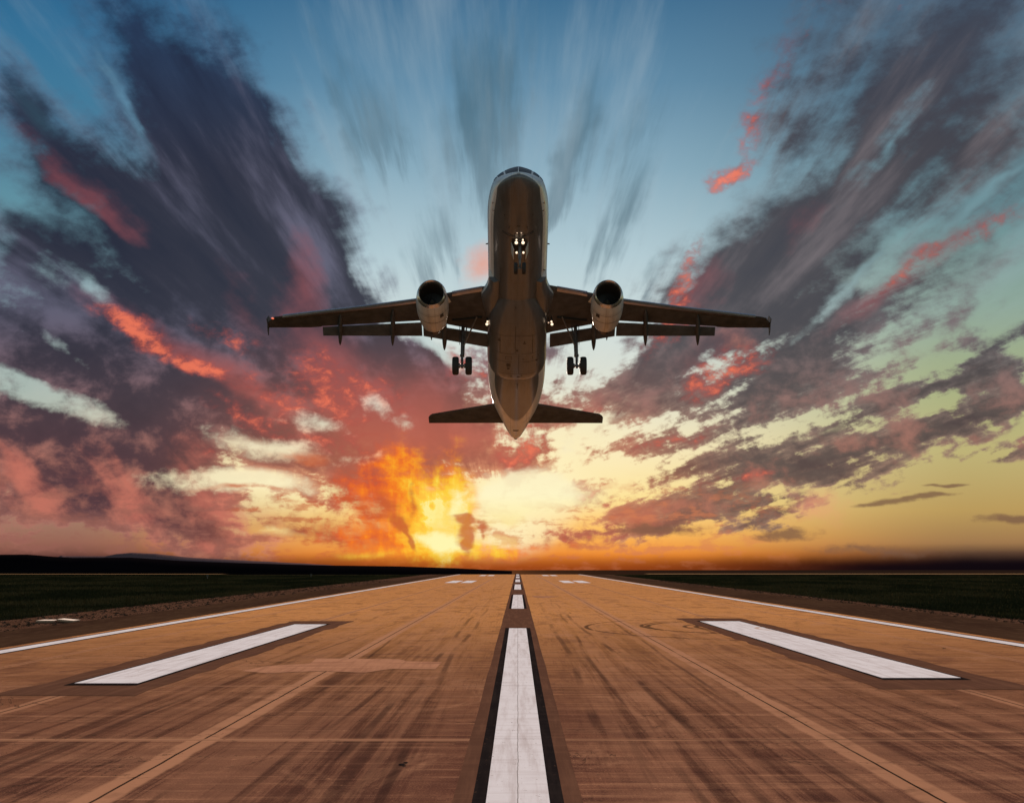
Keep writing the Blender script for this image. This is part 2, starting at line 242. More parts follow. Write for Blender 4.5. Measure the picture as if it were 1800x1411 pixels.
# ------------------------------------------------------------------ materials
def mat(name):
    m = bpy.data.materials.new(name); m.use_nodes = True
    t = m.node_tree; t.nodes.clear(); q = N(t)
    o = q.new('ShaderNodeOutputMaterial'); b = q.new('ShaderNodeBsdfPrincipled')
    t.links.new(b.outputs[0], o.inputs[0])
    return m, q, b
def simple(name, col, rough=.5, metal=0.0, spec=.5, coat=0.0, var=0.0, vscale=3.0, bump=0.0, bscale=20.0):
    m, q, b = mat(name)
    g = q.new('ShaderNodeTexCoord').outputs['Object']
    if var:
        f = q.noise(g, vscale, 5, .6, dims='3D')
        c2 = tuple(v * (1 - var) for v in col[:3]) + (1,)
        q.put(b.inputs['Base Color'], q.mix(q.sstep(f, .3, .7), c2, tuple(col[:3]) + (1,)))
    else: b.inputs['Base Color'].default_value = tuple(col[:3]) + (1,)
    b.inputs['Roughness'].default_value = rough; b.inputs['Metallic'].default_value = metal
    b.inputs['Specular IOR Level'].default_value = spec; b.inputs['Coat Weight'].default_value = coat
    b.inputs['Coat Roughness'].default_value = .08
    if bump:
        bn = q.new('ShaderNodeBump'); bn.inputs['Strength'].default_value = bump; bn.inputs['Distance'].default_value = .02
        q.put(bn.inputs['Height'], q.noise(g, bscale, 4, .6, dims='3D')); q.put(b.inputs['Normal'], bn.outputs[0])
    return m
def lamp_mat(name, col, strength):
    m, q, b = mat(name)
    b.inputs['Base Color'].default_value = (.8, .8, .8, 1)
    b.inputs['Emission Color'].default_value = col; b.inputs['Emission Strength'].default_value = strength
    return m
def sheen(m, fac, rough, col=(1, 1, 1, 1)):
    """a trace of broad gloss over a matt ground surface"""
    t = m.node_tree; q = N(t); b = next(x for x in t.nodes if x.type == 'BSDF_PRINCIPLED'); o = next(x for x in t.nodes if x.type == 'OUTPUT_MATERIAL')
    gl = q.new('ShaderNodeBsdfGlossy'); gl.inputs['Roughness'].default_value = rough; gl.inputs['Color'].default_value = col
    mx = q.new('ShaderNodeMixShader'); mx.inputs[0].default_value = fac
    t.links.new(b.outputs[0], mx.inputs[1]); t.links.new(gl.outputs[0], mx.inputs[2]); t.links.new(mx.outputs[0], o.inputs[0])
M = {}
# painted aircraft skin: faint panel lines, oil streaks towards the tail
for nm_ in ('fuselage_paint', 'paint'):
  m, q, b = mat('aircraft_' + nm_)
  g = q.new('ShaderNodeTexCoord').outputs['Object']; x, y, z = q.sep(g)
  dirt = q.noise(q.comb(q.mul(x, 2.4), q.mul(y, .35), z), 1.0, 6, .6, dims='3D')
  def line_every(v, step, wid):
      f = q.m('FRACT', q.m('DIVIDE', v, step)); d = q.m('ABSOLUTE', q.sub(f, .5))
      return q.sstep(d, .5 - wid / step, .5 - wid / step * .4)
  lines = q.m('MAXIMUM', line_every(y, 2.13, .02), line_every(q.add(x, .45), 1.31, .016))
  c = q.mix(q.sstep(dirt, .42, .75), (.50, .49, .49, 1), (.34, .32, .30, 1))
  if nm_ == 'fuselage_paint':       # dark belly zone: shade and ground reflection painted in, below white sides
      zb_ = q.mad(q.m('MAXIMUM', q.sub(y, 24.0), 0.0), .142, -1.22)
      belly_shade = q.sstep(q.sub(z, zb_), .03, -.03)
      c = q.mix(belly_shade, q.mix(q.sstep(dirt, .42, .75), (.62, .60, .59, 1), (.50, .47, .45, 1)), q.mix(q.sstep(dirt, .42, .75), (.105, .112, .125, 1), (.08, .08, .085, 1)))
  c = q.mix(q.mul(lines, .55), c, (.07, .06, .055, 1))
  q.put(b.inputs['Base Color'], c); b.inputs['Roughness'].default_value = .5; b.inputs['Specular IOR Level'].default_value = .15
  b.inputs['Coat Weight'].default_value = .7; b.inputs['Coat Roughness'].default_value = .20
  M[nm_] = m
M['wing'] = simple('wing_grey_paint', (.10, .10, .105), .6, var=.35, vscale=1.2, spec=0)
M['slat'] = simple('bare_slat_metal', (.42, .41, .46), .34, .85, var=.15)
M['metal'] = simple('gear_metal', (.20, .19, .19), .45, .6, var=.4, vscale=6)
M['lip'] = simple('polished_inlet_lip', (.55, .53, .52), .25, .9, var=.1)
M['duct'] = simple('inlet_duct', (.025, .022, .02), .6)
M['fan'] = simple('fan_blades', (.02, .02, .022), .6, .2)
M['spinner'] = simple('spinner_grey', (.06, .05, .04), .4)
M['nozzle'] = simple('burnt_exhaust_metal', (.07, .06, .055), .5, .7, var=.4)
M['tyre'] = simple('tyre_rubber', (.02, .02, .02), .8, var=.3, vscale=10)
M['rim'] = simple('wheel_rim', (.25, .24, .24), .4, .6)
M['dark'] = simple('dark_seal', (.03, .027, .025), .6)
M['well'] = simple('wheel_well', (.025, .024, .022), .8)
M['glass'] = simple('cockpit_glass', (.015, .015, .018), .35, spec=.25)
M['lamp'] = lamp_mat('landing_light_bulb', (1, .74, .50, 1), .38)
M['dimlamp'] = lamp_mat('taxi_light_bulb', (1, .66, .45, 1), .16)
M['redlamp'] = lamp_mat('red_position_light', (1, .12, .03, 1), .2)
# runway concrete
RC1 = (.11, .044, .031, 1); RC2 = (.20, .082, .050, 1); RC3 = (.50, .24, .135, 1); RUB = (.036, .018, .015, 1); RGLOW = (.72, .315, .105, 1)
m, q, b = mat('runway_concrete')
g = q.new('ShaderNodeTexCoord').outputs['Object']; x, y, z = q.sep(g)
p2 = q.comb(x, y)
big = q.noise(p2, .16, 4, .55)
mid = q.noise(p2, 1.1, 6, .62, .4)
grain = q.noise(p2, 14.0, 4, .7)
lng = q.noise(q.comb(q.mul(x, 2.9), q.mul(y, .05)), 1.0, 8, .70)          # tyre rubber laid along the runway
lng2 = q.noise(q.comb(q.mul(x, 6.5), q.mul(y, .11)), 1.0, 5, .65)
trn = q.noise(q.comb(q.mul(x, .12), q.mul(y, 1.9)), 1.0, 6, .66)          # brooming and sweeping across it
trn2 = q.noise(q.comb(q.mul(x, .5), q.mul(y, 9.0)), 1.0, 4, .7)
c = q.mix(q.sstep(mid, .3, .7), RC1, RC2)
c = q.mix(q.mul(q.sstep(trn, .44, .70), .30), c, RC3)
c = q.mix(q.mul(q.sstep(trn2, .5, .75), .18), c, RC1)
c = q.mix(q.mul(q.sstep(grain, .42, .72), .45), c, RC1)
grit = q.noise(p2, 55.0, 3, .7)
c = q.mix(q.mul(q.sstep(grit, .50, .74), .45), c, RC3)
c = q.mix(q.mul(q.sstep(grit, .50, .28), .40), c, RUB)
c = q.mix(q.mul(q.sstep(big, .45, .7), .35), c, RC1)
c = q.mix(q.sstep(y, 11.0, 62.0, 0.0, .84), c, RGLOW)  # golden glow far off and darkness close by, painted into the concrete by distance
stain = q.noise(q.comb(q.mul(x, .9), q.mul(y, .30)), 1.0, 8, .68, .5)
c = q.mix(q.mul(q.sstep(stain, .50, .66), .38), c, RC1)
c = q.mix(q.mul(q.sstep(stain, .46, .32), .32), c, RC3)
swp = q.noise(q.comb(q.mul(x, .28), q.mul(y, 4.6)), 1.0, 8, .74)
c = q.mix(q.mul(q.sstep(swp, .54, .66), .40), c, RC3)
c = q.mix(q.mul(q.sstep(swp, .46, .34), .36), c, RC1)
fibre = q.noise(q.comb(q.mul(x, 16.0), q.mul(y, .45)), 1.0, 6, .7)
c = q.mix(q.mul(q.sstep(fibre, .52, .70), .34), c, RC1)
spall = q.noise(p2, 6.0, 8, .78)
c = q.mix(q.mul(q.sstep(spall, .655, .69), .8), c, RC3)
c = q.mix(q.mul(q.sstep(spall, .345, .31), .8), c, RUB)
ax = q.m('ABSOLUTE', x)
band = q.mul(q.sstep(ax, .5, 1.6), q.sstep(ax, 8.5, 5.0))
near = q.sstep(y, 52.0, 12.0, .15, 1.0)                                   # rubber streaks weighted towards the camera to paint in foreground darkening
rub_and_near_dark = q.mul(q.m('MAXIMUM', q.sstep(lng, .46, .68), q.mul(q.sstep(lng2, .52, .72), .75)), q.mul(band, near))
c = q.mix(q.mul(rub_and_near_dark, .55), c, RUB)
c = q.mix(q.mul(q.sstep(lng, .60, .42), q.mul(band, .20)), c, RC3)
for (tx_, sl_, wd_, st_) in ((-1.9, .004, .05, .6), (-2.35, .006, .04, .5), (-4.9, -.010, .06, .45), (2.2, -.003, .05, .6), (1.45, .005, .04, .5), (5.3, .012, .05, .4), (-5.6, .03, .035, .45), (4.4, -.02, .03, .4), (-2.9, -.012, .03, .5), (2.9, .009, .035, .45), (-1.2, -.004, .05, .5), (1.0, .002, .06, .5)):
    dd = q.m('ABSOLUTE', q.sub(q.sub(x, tx_), q.mad(y, sl_, cen2 := q.mul(q.sub(q.noise(q.comb(tx_ * 3.7, q.mul(y, .05)), 1.0, 2, .4), .5), .5))))
    k = q.mul(q.sstep(dd, wd_ * 1.6, wd_ * .5), q.sstep(q.noise(q.comb(tx_ * 9.1, q.mul(y, .12)), 1.0, 3, .5), .42, .58))
    c = q.mix(q.mul(k, q.mul(q.sstep(y, 90.0, 30.0, .2, 1.0), st_)), c, RUB)
def joint(v, at, wid_dark, wid_band, c, strength=1.0):
    wob = q.mul(q.sub(q.noise(p2, .8, 5, .65), .5), .10)
    d = q.m('ABSOLUTE', q.add(q.sub(v, at), wob))
    e = q.mul(q.sstep(d, wid_band, wid_band * .72), q.sstep(mid, .30, .5, .55, 1.0))
    c = q.mix(q.mul(e, .75 * strength), c, RC3)
    d2 = q.m('ABSOLUTE', q.add(q.sub(v, at), q.mul(wob, .25)))
    return q.mix(q.mul(q.sstep(d2, wid_dark, wid_dark * .3), q.sstep(lng2, .30, .48, .2, .95)), c, (.012, .009, .008, 1))
for a in (-3.62, 3.62): c = joint(x, a, .022, .21, c)
for a in (-7.05, 7.2): c = joint(x, a, .022, .15, c, .75)
for a in (-10.1, 10.5): c = joint(x, a, .015, .12, c, .6)
# cross joints every slab
ys = q.add(q.sub(y, 16.7), q.mul(x, -.008))
fr = q.m('ABSOLUTE', q.mul(q.sub(q.m('FRACT', q.m('DIVIDE', q.add(ys, 3.65), 7.3)), .5), 7.3))
c = q.mix(q.mul(q.mul(q.sstep(fr, .16, .06), q.sstep(trn, .35, .6, .15, .8)), q.sstep(y, 18.0, 40.0, 1.0, .25)), c, RC3)
c = q.mix(q.mul(q.sstep(fr, .030, .012), .85), c, (.015, .011, .01, 1))
# hairline cracks
ck = q.m('ABSOLUTE', q.sub(q.noise(p2, .22, 7, .6, .9), .5))
c = q.mix(q.mul(q.sstep(ck, .0035, .0008), .6), c, (.02, .014, .012, 1))
# skid rings of a turning wheel
for (rx_, ry_, r_, w_) in ((7.75, 46.5, 1.25, .05), (7.9, 46.5, 1.75, .05), (7.9, 46.2, 2.15, .06), (7.9, 46.4, 2.5, .05), (8.1, 46.4, 3.9, .07), (8.2, 46.8, 4.15, .05), (8.5, 46.0, 6.3, .05)):
    dd = q.m('SQRT', q.add(q.m('POWER', q.sub(x, rx_), 2.0), q.m('POWER', q.mul(q.sub(y, ry_), .75), 2.0)))
    k = q.mul(q.sstep(q.m('ABSOLUTE', q.sub(dd, r_)), w_ * 2.2, w_ * .6), q.sstep(lng2, .25, .5))
    k = q.mul(k, q.sstep(x, 8.6, 7.2))
    c = q.mix(q.mul(k, .75), c, (.03, .018, .014, 1))
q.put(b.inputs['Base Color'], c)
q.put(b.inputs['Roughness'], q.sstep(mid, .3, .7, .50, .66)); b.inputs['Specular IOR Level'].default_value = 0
bn = q.new('ShaderNodeBump'); bn.inputs['Strength'].default_value = .35; bn.inputs['Distance'].default_value = .01
q.put(bn.inputs['Height'], q.add(q.noise(p2, 60.0, 4, .7), q.mul(trn2, 1.2))); q.put(b.inputs['Normal'], bn.outputs[0])
M['runway'] = m
def ground_mat(name, c1, c2, c3, sc=1.0, rough=.9, stretch=(1, 1), bump=.5, spec=0):
    m, q, b = mat(name)
    g = q.new('ShaderNodeTexCoord').outputs['Object']; x, y, z = q.sep(g)
    p = q.comb(q.mul(x, stretch[0]), q.mul(y, stretch[1]))
    a = q.noise(p, .35 * sc, 6, .62); d = q.noise(p, 4.0 * sc, 6, .7)
    c = q.mix(q.sstep(a, .35, .65), c1, c2); c = q.mix(q.sstep(d, .45, .75), c, c3)
    q.put(b.inputs['Base Color'], c); b.inputs['Roughness'].default_value = rough
    b.inputs['Specular IOR Level'].default_value = spec
    bn = q.new('ShaderNodeBump'); bn.inputs['Strength'].default_value = bump; bn.inputs['Distance'].default_value = .05
    q.put(bn.inputs['Height'], d); q.put(b.inputs['Normal'], bn.outputs[0])
    return m
M['shoulder'] = ground_mat('shoulder_asphalt', (.048, .024, .015, 1), (.066, .034, .020, 1), (.09, .048, .028, 1), 1.0, .8, (1.2, .12), .2)
M['gravel'] = ground_mat('gravel_and_dry_earth', (.075, .036, .022, 1), (.12, .060, .038, 1), (.04, .021, .014, 1), 2.5, .95)
M['soil'] = ground_mat('grassland', (.022, .019, .008, 1), (.046, .034, .014, 1), (.014, .012, .006, 1), 1.0, .95, (.35, .25), .6, 0)
M['field'] = ground_mat('far_plain', (.010, .008, .007, 1), (.014, .010, .009, 1), (.008, .006, .006, 1), .01, .7, (1, 1), 0, 0)
M['lit_strip'] = simple('lit_field_colour', (.45, .26, .12), .9, spec=0)  # pale colour stands for light lying on the far field
m, q, b = mat('grass_blades')
g = q.new('ShaderNodeTexCoord').outputs['Object']; x, y, z = q.sep(g)
pa = q.noise(q.comb(q.mul(x, .12), q.mul(y, .035)), 1.0, 5, .65); pb = q.noise(q.comb(x, y), .8, 4, .6)
c = q.mix(q.sstep(pa, .40, .62), (.022, .021, .010, 1), (.062, .045, .020, 1)); c = q.mix(q.mul(q.sstep(pb, .45, .7), .6), c, (.020, .022, .008, 1))
q.put(b.inputs['Base Color'], c); b.inputs['Roughness'].default_value = .9; b.inputs['Specular IOR Level'].default_value = 0
M['blade'] = m
M['hill'] = simple('wooded_hill', (.006, .004, .005), .95, spec=0, var=.3, vscale=.002)
M['farhill'] = simple('hazed_far_hill', (.16, .09, .09), .95, spec=0, var=.2, vscale=.001)  # paler colour paints in the haze over the far hill
def paint_mat(name, col, worn, thr=.66):
    m, q, b = mat(name)
    g = q.new('ShaderNodeTexCoord').outputs['Object']; x, y, z = q.sep(g)
    a = q.noise(q.comb(q.mul(x, 7), q.mul(y, .35)), 1.0, 6, .65); d = q.noise(q.comb(x, y), 22.0, 5, .7); e = q.noise(q.comb(x, y), .9, 4, .6)
    c = q.mix(q.mul(q.sstep(a, .42, .72), .50), col, worn); c = q.mix(q.mul(q.sstep(d, .62, .8), .5), c, worn)
    c = q.mix(q.mul(q.sstep(e, .5, .8), .25), c, worn)
    tr_ = q.noise(q.comb(q.mul(x, .4), q.mul(y, 3.0)), 1.0, 6, .7)
    c = q.mix(q.mul(q.sstep(tr_, .48, .72), .35 if name != 'new_concrete_patch' else .75), c, worn)
    chip = q.noise(q.comb(x, y), 9.0, 7, .75)
    c = q.mix(q.sstep(chip, .66, .70), c, (.16, .08, .05, 1))
    if name == 'white_runway_paint':
        c = q.mix(q.mul(q.sstep(q.m('ABSOLUTE', q.add(x, q.mul(q.sub(e, .5), .03))), .006, .002), .75), c, (.10, .06, .04, 1))
        fr = q.m('ABSOLUTE', q.mul(q.sub(q.m('FRACT', q.m('DIVIDE', q.sub(y, 13.05), 7.3)), .5), 7.3))
        c = q.mix(q.mul(q.sstep(fr, .022, .01), .6), c, (.2, .12, .1, 1))
        for rr_ in (1.25, 1.6):
            dd = q.m('SQRT', q.add(q.m('POWER', q.sub(x, 9.1), 2.0), q.m('POWER', q.mul(q.sub(y, 45.0), .75), 2.0)))
            c = q.mix(q.mul(q.sstep(q.m('ABSOLUTE', q.sub(dd, rr_)), .10, .03), .55), c, (.5, .22, .08, 1))
    q.put(b.inputs['Base Color'], c); b.inputs['Roughness'].default_value = .6; b.inputs['Specular IOR Level'].default_value = 0
    return m
M['white'] = paint_mat('white_runway_paint', (.84, .78, .79, 1), (.52, .42, .40, 1))
M['black'] = paint_mat('black_runway_paint', (.016, .012, .012, 1), (.035, .025, .022, 1))
M['darkband'] = paint_mat('dark_sealed_concrete', (.12, .055, .035, 1), (.20, .092, .055, 1))
M['patch'] = paint_mat('new_concrete_patch', (.50, .235, .135, 1), (.26, .112, .064, 1))
M['concrete'] = simple('pale_concrete', (.36, .23, .16), .8, var=.3, spec=.1)
sheen(M['field'], .007, .55, (1, .38, .10, 1))
# ------------------------------------------------------------------ mesh helpers
def link(o, parent=None):
    scene.collection.objects.link(o)
    if parent is not None: o.parent = parent
    return o
def obj(name, bm, material, parent=None, smooth=True, sharp=40, **props):
    me = bpy.data.meshes.new(name)
    bmesh.ops.recalc_face_normals(bm, faces=bm.faces[:])
    if smooth:
        for f in bm.faces: f.smooth = True
    bm.to_mesh(me); bm.free()
    for mm in (material if isinstance(material, list) else [material]): me.materials.append(mm)
    o = bpy.data.objects.new(name, me); link(o, parent)
    if smooth:
        me.set_sharp_from_angle(angle=R(sharp))
    for k, v in props.items(): o[k] = v
    return o
def loft(bm, rings, cap0=True, cap1=True, closed=True):
    vs_ = [[bm.verts.new(p) for p in r] for r in rings]
    k = len(rings[0])
    for a, b_ in zip(vs_[:-1], vs_[1:]):
        for i in range(k if closed else k - 1):
            j = (i + 1) % k; bm.faces.new((a[i], a[j], b_[j], b_[i]))
    if cap0: bm.faces.new(vs_[0])
    if cap1: bm.faces.new(vs_[-1])
    return vs_
def tube(bm, a, b_, r0, r1=None, k=12):
    a = Vector(a); b_ = Vector(b_); r1 = r0 if r1 is None else r1
    d = (b_ - a).normalized(); u = d.orthogonal().normalized(); v = d.cross(u)
    loft(bm, [[p + (u * math.cos(t) + v * math.sin(t)) * r for t in [2 * math.pi * i / k for i in range(k)]] for p, r in ((a, r0), (b_, r1))])
def lathe(bm, prof, c, axis=(0, 1, 0), up=(0, 0, 1), k=40, fn=None, cap0=False, cap1=False):
    c = Vector(c); ax_ = Vector(axis).normalized(); u = Vector(up); v = ax_.cross(u).normalized(); u = v.cross(ax_).normalized()
    rings = []
    for (s, r) in prof:
        ring = []
        for i in range(k):
            t = 2 * math.pi * i / k; cu, cv = math.cos(t) * r, math.sin(t) * r
            ring.append(c + ax_ * (s + (fn(s, cu) if fn else 0)) + u * cu + v * cv)
        rings.append(ring)
    loft(bm, rings, cap0, cap1)
def box(bm, c, s, bev=0.0):
    r = bmesh.ops.create_cube(bm, size=1, matrix=Matrix.Translation(c) @ Matrix.Diagonal((*s, 1)))
    if bev:
        es = list({e for v in r['verts'] for e in v.link_edges}); bmesh.ops.bevel(bm, geom=es, offset=bev, segments=2, affect='EDGES')
# ------------------------------------------------------------------ terrain and runway
CREST = 292.0
def gz(y):           # the land is level, then falls away behind a crest to a lower plain
    if y < CREST: return 0.0
    t = y - CREST
    return -min(.00045 * t * t, 55.0)
def gzs(y): return gz(y)
YS = [-60, -20, 0, 20, 60, 120, 200, 260] + [CREST + 3 * i for i in range(0, 38)] + [430, 500, 560, 620, 645, 700, 1000, 2000, 4000, 8000, 15000]
def sheet(name, xl, xr, y0, y1, dz, material, parent=None, jag=0.0, step=None, **props):
    bm = bmesh.new(); ys = sorted({y0, y1} | {y for y in YS if y0 < y < y1})
    if step: ys = sorted(set(ys) | set(np.arange(y0, min(y1, 330), step).tolist()))
    fx = (lambda v: v if callable(v) else (lambda y: v))
    L_, R_ = fx(xl), fx(xr); rows = []
    for y in ys:
        a = L_(y); c_ = R_(y)
        if jag: a += jag * (random.random() - .5); c_ += jag * (random.random() - .5)
        rows.append([(a, y, gzs(y) + dz), (c_, y, gzs(y) + dz)])
    loft(bm, rows, False, False, closed=False)
    for f in bm.faces:
        if f.normal.z < 0: f.normal_flip()
    o = obj(name, bm, material, parent, smooth=False)
    for k, v in props.items(): o[k] = v
    return o
ST = dict(kind='structure')
sheet('ground', -9000, 9000, -60, 15000, -.06, M['soil'], **ST)
sheet('far_field', -9000, 9000, 470, 15000, .02, M['field'], **ST)
sheet('gravel_verge', -18.9, -15.1, -40, 400, -.02, M['gravel'], jag=.8, step=.7, **ST)
sheet('gravel_verge', 17.0, 18.6, -40, 400, -.02, M['gravel'], jag=.7, step=.7, **ST)
sheet('runway_shoulder', -15.6, -12.2, -40, 400, -.012, M['shoulder'], jag=.06, step=2, **ST)
sheet('runway_shoulder', 12.9, 17.2, -40, 400, -.012, M['shoulder'], jag=.06, step=2, **ST)
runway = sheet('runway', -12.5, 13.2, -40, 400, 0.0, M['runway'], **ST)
# painted markings, all cut to the same sheet of concrete
LZ = .004
cl = -.03
def stripe_y(k): return (8.0 if k == 0 else -4.5 + 50 * k + 20, -4.5 + 50 * (k + 1))
sheet('dark_centre_band', -.55, .55, -10, 400, LZ, M['darkband'], runway, jag=.02, step=3)
for k in range(0, 6):
    y0, y1 = stripe_y(k)
    if k == 0: y0, y1 = 2.0, 45.4
    hw = .27 + (.02 if k else 0)
    sheet('centre_line_border', -hw - .12, hw + .12, y0, y1 + .3, LZ * 2, M['black'], runway)
    sheet('centre_line_stripe', -hw, hw - .0, y0, y1, LZ * 3, M['white'], runway)
sheet('edge_line_border', -12.22, -11.62, -20, 400, LZ, M['black'], runway)
sheet('edge_line', -12.12, -11.70, -20, 400, LZ * 2, M['white'], runway)
sheet('edge_line_border', 12.27, 12.87, -20, 400, LZ, M['black'], runway)
sheet('edge_line', 12.35, 12.77, -20, 400, LZ * 2, M['white'], runway)
def poly(name, pts, dz, material, parent):
    bm = bmesh.new(); vv = [bm.verts.new((x_, y_, dz)) for x_, y_ in pts]; f = bm.faces.new(vv)
    if f.normal.z < 0: f.normal_flip()
    bmesh.ops.triangulate(bm, faces=[f]); return obj(name, bm, material, parent, smooth=False)
def quad_px(name, pts, dz, material, grow=0.0):
    g_ = [ground(*p) for p in pts]; cx_ = sum(p[0] for p in g_) / len(g_); cy_ = sum(p[1] for p in g_) / len(g_)
    g_ = [(p[0] + math.copysign(grow, p[0] - cx_), p[1] + math.copysign(grow * 2, p[1] - cy_)) for p in g_]
    return poly(name, g_, dz, material, runway)
for (xa, xb, y0, y1) in ((-7.50, -6.42, 24.4, 48.3), (6.45, 7.85, 25.6, 51.0)):
    e = -1 if xa < 0 else 1
    sheet('dark_marking_surround', xa - .55, xb + .55, y0 - 2.2, y1 + 3, LZ, M['darkband'], runway, jag=.16, step=1.1)
    sheet('side_marking_border', xa - .07, xb + .07, y0 - .35, y1 + .5, LZ * 2, M['black'], runway)
    sheet('side_marking', xa, xb, y0, y1, LZ * 3, M['white'], runway)
for (xa, xb) in ((-8.1, -6.8), (-6.35, -5.1), (5.1, 6.35), (6.8, 8.1)):
    sheet('side_marking', xa, xb, 158, 180, LZ * 2, M['white'], runway)
for (xa, xb) in ((-7.0, -5.9), (-5.5, -4.4), (4.6, 5.7), (6.1, 7.2)):
    sheet('side_marking', xa, xb, 255, 278, LZ * 2, M['white'], runway)
quad_px('concrete_patch', [(425, 1179), (470, 1170), (545, 1166), (556, 1157), (700, 1158), (718, 1162), (777, 1163), (765, 1176), (690, 1175), (640, 1182), (560, 1179), (470, 1183)], LZ, M['patch'])
quad_px('concrete_patch', [(934, 1047), (985, 1048), (962, 1050.5), (940, 1049.5)], LZ * 2, M['patch'])
# tar stain on the concrete
bm = bmesh.new()
for (px_, py_, r_) in ((706, 1343, .03), (713, 1340, .022), (710, 1345, .02)):
    gx_, gy_ = ground(px_, py_)
    vv = [bm.verts.new((gx_ + math.cos(a) * r_ * (1 + .4 * random.random()), gy_ + math.sin(a) * r_ * (1.6 + .6 * random.random()), LZ + .001 * len(bm.faces))) for a in [i * math.pi / 7 for i in range(14)]]
    bm.faces.new(vv)
obj('tar_spot', bm, M['black'], runway, smooth=False)
# hills
def ridge(name, pts, dist, depth, material, seed):
    rg = np.random.default_rng(seed); bm = bmesh.new()
    xs = np.linspace(pts[0][0], pts[-1][0], 260); hy = np.interp(xs, [p[0] for p in pts], [p[1] for p in pts])
    ny = np.convolve(rg.normal(size=260 + 8), np.ones(9) / 9, 'valid')[:260] * .9
    rows = []
    for i, px_ in enumerate(xs):
        r_ = ray(px_, hy[i] + ny[i] * .35); kk = dist / r_.y
        X, Z = r_.x * kk, CAMZ + r_.z * kk; col = []
        for j in range(9):
            s_ = j / 8; yy = dist - depth + 2 * depth * s_
            col.append((X * (yy / dist), yy, -56 + (Z + 56) * math.sin(math.pi * s_) ** .8 if 0 < j < 8 else -62.0))
        rows.append(col)
    loft(bm, rows, False, False, closed=False)
    return obj(name, bm, material, None, True, kind='structure')
ridge('hills', [(-700, 985), (-300, 976), (0, 974.5), (50, 974), (95, 978), (130, 980), (230, 979.5), (320, 985), (420, 989), (560, 993), (700, 995), (800, 998), (900, 1003)], 7000, 900, M['hill'], 3)
ridge('hills', [(90, 983), (108, 976), (115, 977), (185, 977), (205, 973), (232, 971), (275, 973), (330, 979), (420, 984), (520, 989), (600, 994)], 11000, 900, M['farhill'], 5)
# bright strip on the crest: evening light on the far field, painted as colour
sheet('lit_field_strip', 26, 700, 284, 300, .15, M['lit_strip'], **ST)
sheet('lit_field_strip', -700, -60, 288, 300, .10, M['lit_strip'], **ST)
# grass beside the runway: blades, far too many to count
def grass_side(name, sgn, x0, cnt):
    v = []; f = []; k = 0
    u = rng.random(cnt)
    Y = 18 + (272 - 18) * u ** 1.0
    X = x0 + (Y * .42 + 4 - x0).clip(3) * rng.random(cnt) ** 1.15
    clump = np.sin(X * 1.3 + np.sin(Y * .31) * 2) * np.sin(Y * .47 + X * .2)
    H = .07 + .11 * rng.random(cnt) + .06 * clump.clip(0); W = .012 + .0006 * Y
    A = rng.random(cnt) * 6.283; lean = rng.normal(size=(cnt, 2)) * .05
    gy = -.06
    P = np.zeros((cnt, 3, 3))
    P[:, 0] = np.stack([sgn * X - np.cos(A) * W, Y - np.sin(A) * W, np.full(cnt, gy)], 1)
    P[:, 1] = np.stack([sgn * X + np.cos(A) * W, Y + np.sin(A) * W, np.full(cnt, gy)], 1)
    P[:, 2] = np.stack([sgn * X + lean[:, 0], Y + lean[:, 1], gy + H], 1)
    me = bpy.data.meshes.new(name); me.from_pydata(P.reshape(-1, 3).tolist(), [], np.arange(cnt * 3).reshape(-1, 3).tolist())
    me.materials.append(M['blade']); o = bpy.data.objects.new(name, me); link(o); o['kind'] = 'stuff'
    o['label'] = 'dark green grass growing on the %s side of the runway' % ('left' if sgn < 0 else 'right'); o['category'] = 'grass'
grass_side('grass', -1, 18.7, 110000)
grass_side('grass', 1, 18.5, 110000)
# pebbles on the gravel verge
def pebbles(name, x0, x1, cnt, lab):
    bm = bmesh.new()
    for i in range(cnt):
        y_ = 30 + 150 * random.random() ** 1.3; s_ = .02 + .05 * random.random() ** 2
        Mx = Matrix.Translation((random.uniform(x0, x1), y_, -.015)) @ Matrix.Rotation(random.random() * 6, 4, 'Z') @ Matrix.Diagonal((s_ * (1 + random.random()), s_, s_ * .7, 1))
        bmesh.ops.create_icosphere(bm, subdivisions=1, radius=1, matrix=Mx)
    obj(name, bm, M['gravel'], None, False, kind='stuff', label=lab, category='gravel')
pebbles('gravel', -18.8, -15.5, 1500, 'loose stones on the left gravel verge')
pebbles('gravel', 17.1, 18.7, 1100, 'loose stones on the right gravel verge')
# concrete drain slab on the left verge
def thing(name, label, cat, loc=(0, 0, 0), group=None):
    o = bpy.data.objects.new(name, None); link(o); o.location = loc; o['label'] = label; o['category'] = cat; o.empty_display_size = .2
    if group: o['group'] = group
    return o
gx_, gy_ = ground(101, 1092)
dr = thing('drain_cover', 'pale cracked concrete drain cover lying on the left gravel verge', 'drain cover', (gx_, gy_, 0))
bm = bmesh.new(); box(bm, (-.32, 0, .02), (.62, .9, .07), .012); obj('slab', bm, M['concrete'], dr, False)
bm = bmesh.new(); box(bm, (.34, .15, .035), (.60, .8, .07), .012); bmesh.ops.rotate(bm, verts=bm.verts, cent=(.34, .15, .03), matrix=Matrix.Rotation(R(5), 3, 'Y')); obj('slab', bm, M['concrete'], dr, False)
bm = bmesh.new(); box(bm, (0, 0, -.03), (1.5, 1.1, .05), .01); obj('rim', bm, M['gravel'], dr, False)
